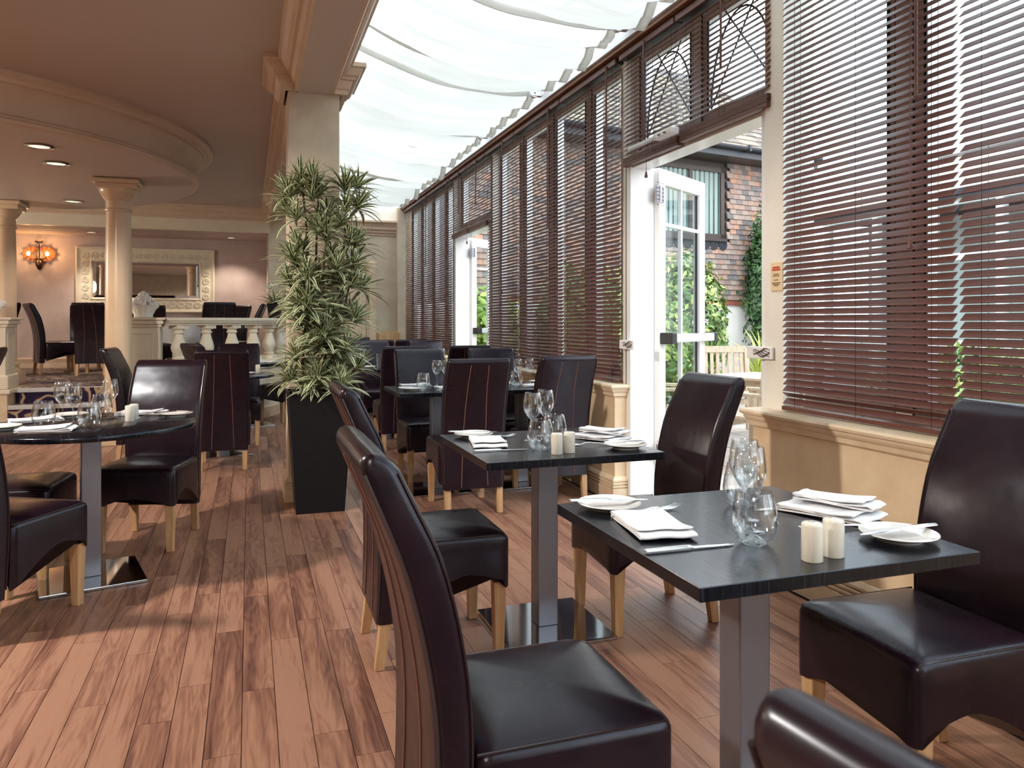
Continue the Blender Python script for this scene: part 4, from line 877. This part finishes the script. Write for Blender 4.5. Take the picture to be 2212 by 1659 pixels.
rnd = random.Random(11)
pbm = MB().lathe([(.001, -.014), (.018, -.011), (.027, 0), (.018, .011), (.001, .014)], n=12).mesh('pebble', 'pebble_white', smooth=True)
for i in range(46):
    x, y = rnd.uniform(-.16, .16), rnd.uniform(-.16, .16); s = rnd.uniform(.8, 1.3); put('pebble', pbm, pl, (x, y, .735 + rnd.uniform(0, .018)), (rnd.uniform(-.3, .3), rnd.uniform(-.3, .3), rnd.random() * 3), (s, s * rnd.uniform(.7, 1), s))
stems = []
for (bx, by, tx, ty, H) in [(-.08, 0, -.10, -.05, 2.12), (.04, .06, -.02, 0, 2.06), (.10, -.04, .16, .0, 2.1), (-.02, -.08, .05, -.12, 1.75), (.0, -.1, -.08, -.16, 1.45), (.08, .08, .2, .02, 1.6)]:
    pts = [(bx + (tx - bx) * t + .02 * math.sin(6 * t + bx * 30), by + (ty - by) * t + .015 * math.cos(5 * t), .72 + (H - .72) * t) for t in [i / 10 for i in range(11)]]
    stems.append(pts); MB().tube(pts, [.012 - .0006 * i for i in range(11)], 7).obj('stem', 'plant_stem', pl, smooth=True)
ros = []
for pts in stems:
    ros.append((*pts[-1], 1.05, 0))
    for i in range(1, 11):
        for q in range(1 if i > 1 else 2):
            a = rnd.uniform(0, 2 * math.pi); rr = rnd.uniform(.04, .11) if i < 8 else rnd.uniform(.05, .14); p = pts[i]; ros.append((p[0] + rr * math.cos(a), p[1] + rr * math.sin(a), p[2] + rnd.uniform(-.03, .05), rnd.uniform(.75, 1.05), 1))
for x, y, z, s in [(-.19, -.06, 2.02, 1.1), (-.2, -.02, 1.93, .9), (-.17, -.1, 1.62, .95), (.25, 0, 1.98, 1.05), (.23, -.06, 1.72, 1), (.2, -.1, 1.45, 1), (-.08, -.2, 1.32, 1.2), (.1, -.16, 1.55, 1), (-.15, -.12, .98, .9), (.15, -.16, 1.02, 1.05), (-.02, -.19, .86, .95), (-.12, -.14, 1.2, .9), (.24, -.03, .9, .95), (.02, -.2, 1.12, 1.05), (.22, -.1, 1.22, 1.), (-.18, -.08, .84, .85), (.12, -.19, .80, .9)]: ros.append((x, y, z, s, 1))
leaves = []
for (x, y, z, s, k) in ros:
    if z < .78: continue
    ox = math.atan2(y, x); out = min(.45, math.hypot(x, y) * 1.8)
    tiltm = Matrix.Rotation(out, 4, Vector((-math.sin(ox), math.cos(ox), 0)))
    nl = rnd.randint(28, 36)
    for j in range(nl):
        a = j * 2.39996 + rnd.uniform(-.2, .2); e = (j / nl); mi = rnd.choice([0, 1, 3] if e > .6 else [0, 1, 2, 4])
        m = Matrix.Translation((x, y, z + .03 * e)) @ tiltm @ Matrix.Rotation(a, 4, 'Z') @ Matrix.Rotation(R(-8 + 72 * e ** 1.2) + rnd.uniform(-.12, .12), 4, 'X') @ Matrix.Scale(s * rnd.uniform(.82, 1.08) * (1 - .25 * e), 4)
        leaves.append((y - .15 * rnd.random(), mi, m))
# leaves nearest the room are single objects, the inner ones one mass
leaves.sort(key=lambda q: q[0])
bad = Vector((.437, 5.20, 0))
def clear(m):   # keep out of the pillar behind
    return not any(t.y > .215 and -.22 < t.x < .20 for t in (m @ Vector((0, q, q * .2)) for q in (.0, .08, .15, .2, .25)))
leaves = [q for q in leaves if clear(q[2])]
for _, mi, m in leaves[:300]:
    o = put('leaf', LM[mi], pl); o.matrix_local = m
vs, fs, uv = [], [], []
for _, mi, m in leaves[300:]:
    v, f, u = LV[mi]; b = len(vs); vs += [tuple(m @ Vector(p)) for p in v]; fs += [tuple(b + i for i in q) for q in f]; uv += u
tag(put('foliage', mesh_uv('foliage', vs, fs, uv, 'striped_leaf'), pl), kind='stuff')
# small pot on the balustrade
sp2 = thing('small_potted_plant', 'small striped plant with white flowers in a dark pot on the balustrade', 'potted plant', (.33, 10.9, 1.279))
MB().rings([[(x, y, z) for x, y in rrect(h_, h_, .01, 2)] for h_, z in ((.075, 0), (.10, .19), (.105, .2), (.09, .2))]).obj('pot', 'planter_slate', sp2)
vs, fs, uv = [], [], []
for j in range(34):
    a = j * 2.4; e = j / 34; m = Matrix.Translation((0, 0, .19)) @ Matrix.Rotation(a, 4, 'Z') @ Matrix.Rotation(R(-5 + 65 * e), 4, 'X') @ Matrix.Scale(1.5 - .5 * e, 4)
    if j < 20:
        o = put('leaf', LM[j % 6], sp2); o.matrix_local = m
    else:
        v, f, u = LV[j % 6]; b = len(vs); vs += [tuple(m @ Vector(p)) for p in v]; fs += [tuple(b + i for i in q) for q in f]; uv += u
tag(put('foliage', mesh_uv('foliage', vs, fs, uv, 'striped_leaf'), sp2), kind='stuff')
pt = MB()
for k in range(5): a = k * 1.256; pt.add([(0, 0, 0), (.03 * math.cos(a - .5), .03 * math.sin(a - .5), .015), (.05 * math.cos(a), .05 * math.sin(a), .03), (.03 * math.cos(a + .5), .03 * math.sin(a + .5), .015)], [(0, 1, 2, 3)])
ptm = pt.mesh('flower', 'flower_white')
for k in range(7): put('flower', ptm, sp2, (rnd.uniform(-.1, .1), rnd.uniform(-.1, .05), .40 + rnd.uniform(0, .08)), (rnd.uniform(-.8, .8), rnd.uniform(-.8, .8), 0), (1.2, 1.2, 1.2))

# ---------------------------------------------------------------- outside
gr = struct(MB().b2((2.64, -6, -.3), (40, 60, -.045)).obj('ground', 'floor_gap'), 'paved garden terrace outside the doors', 'ground')
slab = MB().box((0, 0, 0), (.585, .435, .04)).mesh('paving_slab', 'paving_stone', bevel=.006, seg=1)
k = 0
for i in range(14):
    for j in range(20):
        x, y = 2.98 + .6 * i, 2.6 + .45 * j + (.22 if i % 2 else 0)
        put('paving_slab', slab, gr, (x, y, -.03 + random.uniform(-.003, .003)))
# tile-hung house facing the near door
hx, hy, hd = 9.74, 13.57, Vector((.986, .168)).normalized(); hang = math.atan2(hd.y, hd.x)
ho = thing('house', 'tile-hung brick house with black gutter seen through the open garden door', 'house', (hx, hy, -.05), hang)
X0, X1 = -6.5, 1.35
MB().b2((X0, 0, 0), (X1, 5, 1.62)).obj('rendered_wall', 'plaster_white', ho)
MB().b2((X0, .02, 1.62), (X1, 5, 4.6)).obj('upper_wall', 'dark_window', ho)
bkm = MB().box((0, 0, 0), (.068, .05, .10)).mesh('brick', 'brick_red')
for i in range(40): put('brick', bkm, ho, (-2.0 + i * .077, -.012, 1.67))
MB().b2((-6.5, -.03, 1.62), (-2.05, .02, 1.72)).obj('brick_course', 'brick_red', ho)
tw, g = .168, .105; tm = MB().box((0, -.012, 0), (tw - .007, .034, .15), rx=R(-13)).mesh('tile', 'clay_tile')
wx0, wx1, wz0, wz1 = -2.25, -.52, 2.98, 4.42
cand = []
for r in range(28):
    z = 1.80 + r * g
    for c in range(-44, 34):
        x = c * tw + (tw / 2 if r % 2 else 0)
        if x < X0 + .1 or x > X1 - .05 or (wx0 - .12 < x < wx1 + .12 and wz0 - .1 < z < wz1 + .2) or z > 4.6: continue
        cand.append((x, z))
pri = sorted(cand, key=lambda p: 0 if -1.75 < p[0] < .75 else 1 + abs(p[0]))
one = set(pri[:300])
for x, z in pri[:300]: put('tile', tm, ho, (x, -.01 + random.uniform(-.004, .002), z))
tb = MB()
for p in cand:
    if p not in one: tb.box((p[0], -.022, p[1]), (tw - .007, .034, .15), rx=R(-13))
tag(tb.obj('tile_field', 'clay_tile', ho), kind='stuff')
wq = MB(); t = .09
wq.b2((wx0, -.06, wz0), (wx0 + t, .03, wz1)).b2((wx1 - t, -.06, wz0), (wx1, .03, wz1)).b2((wx0, -.06, wz0), (wx1, .03, wz0 + t)).b2((wx0, -.06, wz1 - t), (wx1, .03, wz1)).b2((-1.45, -.05, wz0), (-1.36, .03, wz1)); wf = wq.obj('window', 'dark_window', ho)
for a, b in ((wx0 + t, -1.45), (-1.36, wx1 - t)):
    MB().b2((a, -.01, wz0 + t), (b, .0, wz1 - t)).obj('pane', 'house_glass', wf)
    nn = 22; MB().rings([[(a + (b - a) * i / nn, -.016 - .012 * math.sin(i * 1.7), z) for i in range(nn + 1)] for z in (wz0 + t, wz1 - t)], closed=False).obj('curtain', 'curtain_green', wf, smooth=True)
MB().b2((wx0 - .05, -.10, wz0 - .06), (wx1 + .05, .0, wz0)).obj('sill', 'dark_window', ho)
ld = MB(); n = 8
for i in range(n): ld.lathe([(.11, 0), (.11, .012)], (wx0 + .1 + i * .22, 0, 0), 16)
lo_ = MB(); lo_.mx = Matrix.Translation((0, -.05, wz0 - .12)) @ Matrix.Rotation(R(90), 4, 'X')
for i in range(n): lo_.lathe([(.115, 0), (.115, .012)], (wx0 + .05 + i * .235, 0, 0), 16)
tag(lo_.obj('lead_flashing', 'gutter_black', ho), kind='stuff')
MB().b2((X0, -.55, 4.55), (X1 + .3, 0, 4.60)).obj('soffit', 'dark_window', ho); MB().b2((X0, -.58, 4.55), (X1 + .3, -.54, 4.72)).obj('fascia', 'gutter_black', ho)
MB().rings([[(x, -.66 + .07 * math.cos(a), 4.74 + .07 * math.sin(a)) for a in [math.pi + math.pi * i / 8 for i in range(9)]] + [(x, -.6, 4.75), (x, -.72, 4.75)] for x in (X0, X1 + .3)]).obj('gutter', 'gutter_black', ho)
for i in range(7): MB().b2((X0 + 1.2 * i, -.745, 4.66), (X0 + .05 + 1.2 * i, -.55, 4.78)).obj('gutter_bracket', 'gutter_black', ho)
MB().tube([(.62, -.06, 4.65), (.62, -.06, .2)], .04, 8).obj('downpipe', 'gutter_black', ho, smooth=True)
rt = MB(); 
for r in range(16):
    for c in range(31):
        x = X0 + .1 + c * .26 + (.13 if r % 2 else 0); rt.box((x, -.55 + r * .2, 4.79 + r * .155), (.255, .3, .02), rx=R(37) - .06)
MB().rings([[(x, -.62, 4.74), (x, 3.0, 7.5), (x, 3.0, 7.45), (x, -.62, 4.69)] for x in (X0, X1 + .3)]).obj('roof_deck', 'dark_window', ho)
tag(rt.obj('roof_tiles', 'roof_tile', ho), kind='stuff')
MB().b2((.86, -.05, 2.6), (X1, .02, 4.3)).obj('dark_casement', 'gutter_black', ho)
# white glazed annex along the right of the terrace
an = thing('garden_annex', 'white framed garden room with tan roof glimpsed through the near blinds', 'building', (10, 2.4, -.05))
for i in range(9): MB().box((0, i * 1.13 - .15, 1.55), (.11, .11, 3.1)).obj('post', 'upvc_white', an)
for z in (.12, .95, 2.25, 3.08): MB().box((0, 4.4, z), (.09, 9.2, .10)).obj('rail', 'upvc_white', an)
for i in range(8): MB().box((0, i * 1.13 + .415, 1.6), (.012, 1.0, 3.0)).obj('pane', 'window_glass', an)
MB().b2((1.5, -.5, 0), (6, 9.5, 3.1)).obj('inner_wall', 'plaster_white', an)
MB().box((-.1, 4.4, 3.18), (.14, 9.4, .12)).obj('gutter', 'gutter_black', an)
rt = MB()
for r in range(14):
    for c in range(40): rt.box((.1 + r * .21, -.6 + c * .26 + (.13 if r % 2 else 0), 3.30 + r * .085), (.32, .255, .02), ry=R(-22))
tag(rt.obj('roof_tiles', 'roof_tan', an), kind='stuff')
MB().rings([[(-.2, y, 3.15), (3.0, y, 4.42), (6, y, 3.15)] for y in (-.8, 9.6)]).obj('roof_deck', 'dark_window', an)
MB().tube([(3.0, -.8, 4.46), (3.0, 9.6, 4.46)], .1, 8).obj('ridge', 'roof_tile', an)
fe = thing('garden_fence', 'weathered board fence behind the terrace at the right', 'fence', (7.5, .5, -.05), 0)
fbm = MB().box((0, 0, .85), (.02, .135, 1.7)).mesh('board', 'garden_teak')
for i in range(24): put('board', fbm, fe, (0, i * .145, 0))
for z in (.35, 1.35): MB().b2((.012, -.1, z), (.05, 3.5, z + .08)).obj('rail', 'garden_teak', fe)

def bush(name, label, loc, rx, ry, h, n, m, ls=.05, seed=1, group=None, cat='bush', stem=True):
    rnd = random.Random(seed); t = thing(name, label, cat, loc, 0, group); mb = MB()
    for i in range(n):
        u = rnd.uniform(-1, 1); a = rnd.uniform(0, 2 * math.pi); rr = math.sqrt(1 - u * u); k = rnd.uniform(.72, 1.0) * (1 + .12 * math.sin(5 * a + 3 * u + seed)) if cat != 'climber' else rnd.uniform(.3, 1.0) * (1 + .45 * math.sin(9 * u + 2 * a) * math.sin(5 * u + seed))
        p = Vector((rx * rr * math.cos(a) * k, ry * rr * math.sin(a) * k, h * .52 + h * .5 * u * k)); s = ls * rnd.uniform(.6, 1.4)
        nrm = Vector((rr * math.cos(a) + rnd.uniform(-.6, .6), rr * math.sin(a) + rnd.uniform(-.6, .6), .6 * u + rnd.uniform(-.2, .8))).normalized()
        d1 = nrm.orthogonal().normalized(); d1.rotate(Matrix.Rotation(rnd.uniform(0, 6.28), 3, nrm)); d2 = nrm.cross(d1)
        mb.add([p - d1 * s, p + d2 * s * .42 - nrm * s * .1, p + d1 * s, p - d2 * s * .42 - nrm * s * .1], [(0, 1, 2, 3)])
    me = bpy.data.meshes.new('foliage'); me.from_pydata(mb.v, [], mb.f); me.materials.append(M[m]); tag(put('foliage', me, t), kind='stuff')
    if stem:
        for k in range(4): a = k * 1.6; MB().tube([(.03 * math.cos(a), .03 * math.sin(a), 0), (rx * .3 * math.cos(a), ry * .3 * math.sin(a), h * .5), (rx * .5 * math.cos(a), ry * .5 * math.sin(a), h * .8)], [.02, .014, .006], 6).obj('stem', 'plant_stem', t)
    return t
bush('hedge_bush', 'large leafy shrub seen through the open door leaf', (6.15, 10.0, -.05), .72, .6, 2.25, 5200, 'hedge_leaf', .06, 1)
bush('hedge_bush', 'leafy shrub glimpsed between the slats left of the near door', (4.35, 9.4, -.05), .85, .7, 2.0, 5200, 'hedge_leaf', .06, 2)
bush('hedge_bush', 'bright yellow green shrub outside the far garden door', (3.55, 11.4, -.05), .6, .6, 1.75, 1500, 'bright_leaf', .10, 3)
bush('hedge_bush', 'low dark shrub at the foot of the white house wall', (6.7, 11.6, -.05), .7, .5, 1.0, 2600, 'dark_leaf', .06, 4)
bush('climbing_plant', 'dark climbing plant growing up the house corner beside the door post', (9.98, 13.25, .25), .36, .25, 3.2, 3000, 'dark_leaf', .07, 5, cat='climber')
bush('hedge_bush', 'low green shrub glimpsed under the near blinds', (7.0, 5.4, -.05), .8, 1.6, 1.05, 3600, 'hedge_leaf', .06, 6)
sk2 = thing('spiky_plant', 'yellow green spiky plant beside the right door post', 'plant', (8.0, 10.6, -.05)); q = MB()
blm = MB().rings([[(-.02, 0, 0), (0, -.006, 0), (.02, 0, 0)], [(-.025, .12, .45), (0, .114, .45), (.025, .12, .45)], [(-.015, .4, .8), (0, .395, .8), (.015, .4, .8)], [(-.001, .75, .95), (0, .748, .95), (.001, .75, .95)]], closed=False).mesh('blade', 'bright_leaf')
for k in range(34): put('blade', blm, sk2, (0, 0, 0), (R(random.uniform(-25, 25)), 0, k * 2.4), (1, 1, random.uniform(.8, 1.2)))

def garden_chair(x, y, rz, label):
    t = thing('garden_chair', label, 'garden chair', (x, y, -.01), rz, 'weathered wooden garden chairs')
    for sx in (-1, 1):
        MB().box((sx * .27, .22, .31), (.05, .05, .62)).obj('leg', 'garden_teak', t); MB().box((sx * .27, -.22, .47), (.05, .05, .94), rx=R(6)).obj('leg', 'garden_teak', t)
        MB().box((sx * .27, .0, .63), (.065, .52, .03)).obj('armrest', 'garden_teak', t, bevel=.006)
    for k in range(6): MB().box((0, .23 - k * .085, .43), (.52, .07, .022)).obj('seat_slat', 'garden_teak', t)
    MB().box((0, -.265, .92), (.54, .03, .075), rx=R(6)).obj('top_rail', 'garden_teak', t); MB().box((0, -.225, .50), (.54, .03, .05), rx=R(6)).obj('lower_rail', 'garden_teak', t)
    for k in range(7): MB().box((-.21 + k * .07, -.245, .71), (.038, .018, .40), rx=R(6)).obj('back_slat', 'garden_teak', t)
    MB().box((0, .22, .36), (.5, .03, .06)).obj('apron', 'garden_teak', t)
garden_chair(3.75, 6.25, R(-120), 'weathered wooden garden chair seen through the door glass'); garden_chair(5.15, 7.35, R(165), 'weathered wooden garden chair behind the garden table'); garden_chair(4.15, 5.55, R(20), 'weathered wooden garden chair just behind the dining chair by the door')
gt = thing('garden_table', 'slatted wooden garden table on the terrace', 'garden table', (4.75, 6.35, -.01), R(15))
for k in range(8): MB().box((0, -.32 + k * .092, .70), (.8, .08, .022)).obj('slat', 'garden_teak', gt)
for sx in (-1, 1):
    MB().box((sx * .34, 0, .66), (.05, .66, .06)).obj('rail', 'garden_teak', gt)
    for sy in (-1, 1): MB().box((sx * .34, sy * .3, .33), (.06, .06, .66)).obj('leg', 'garden_teak', gt)
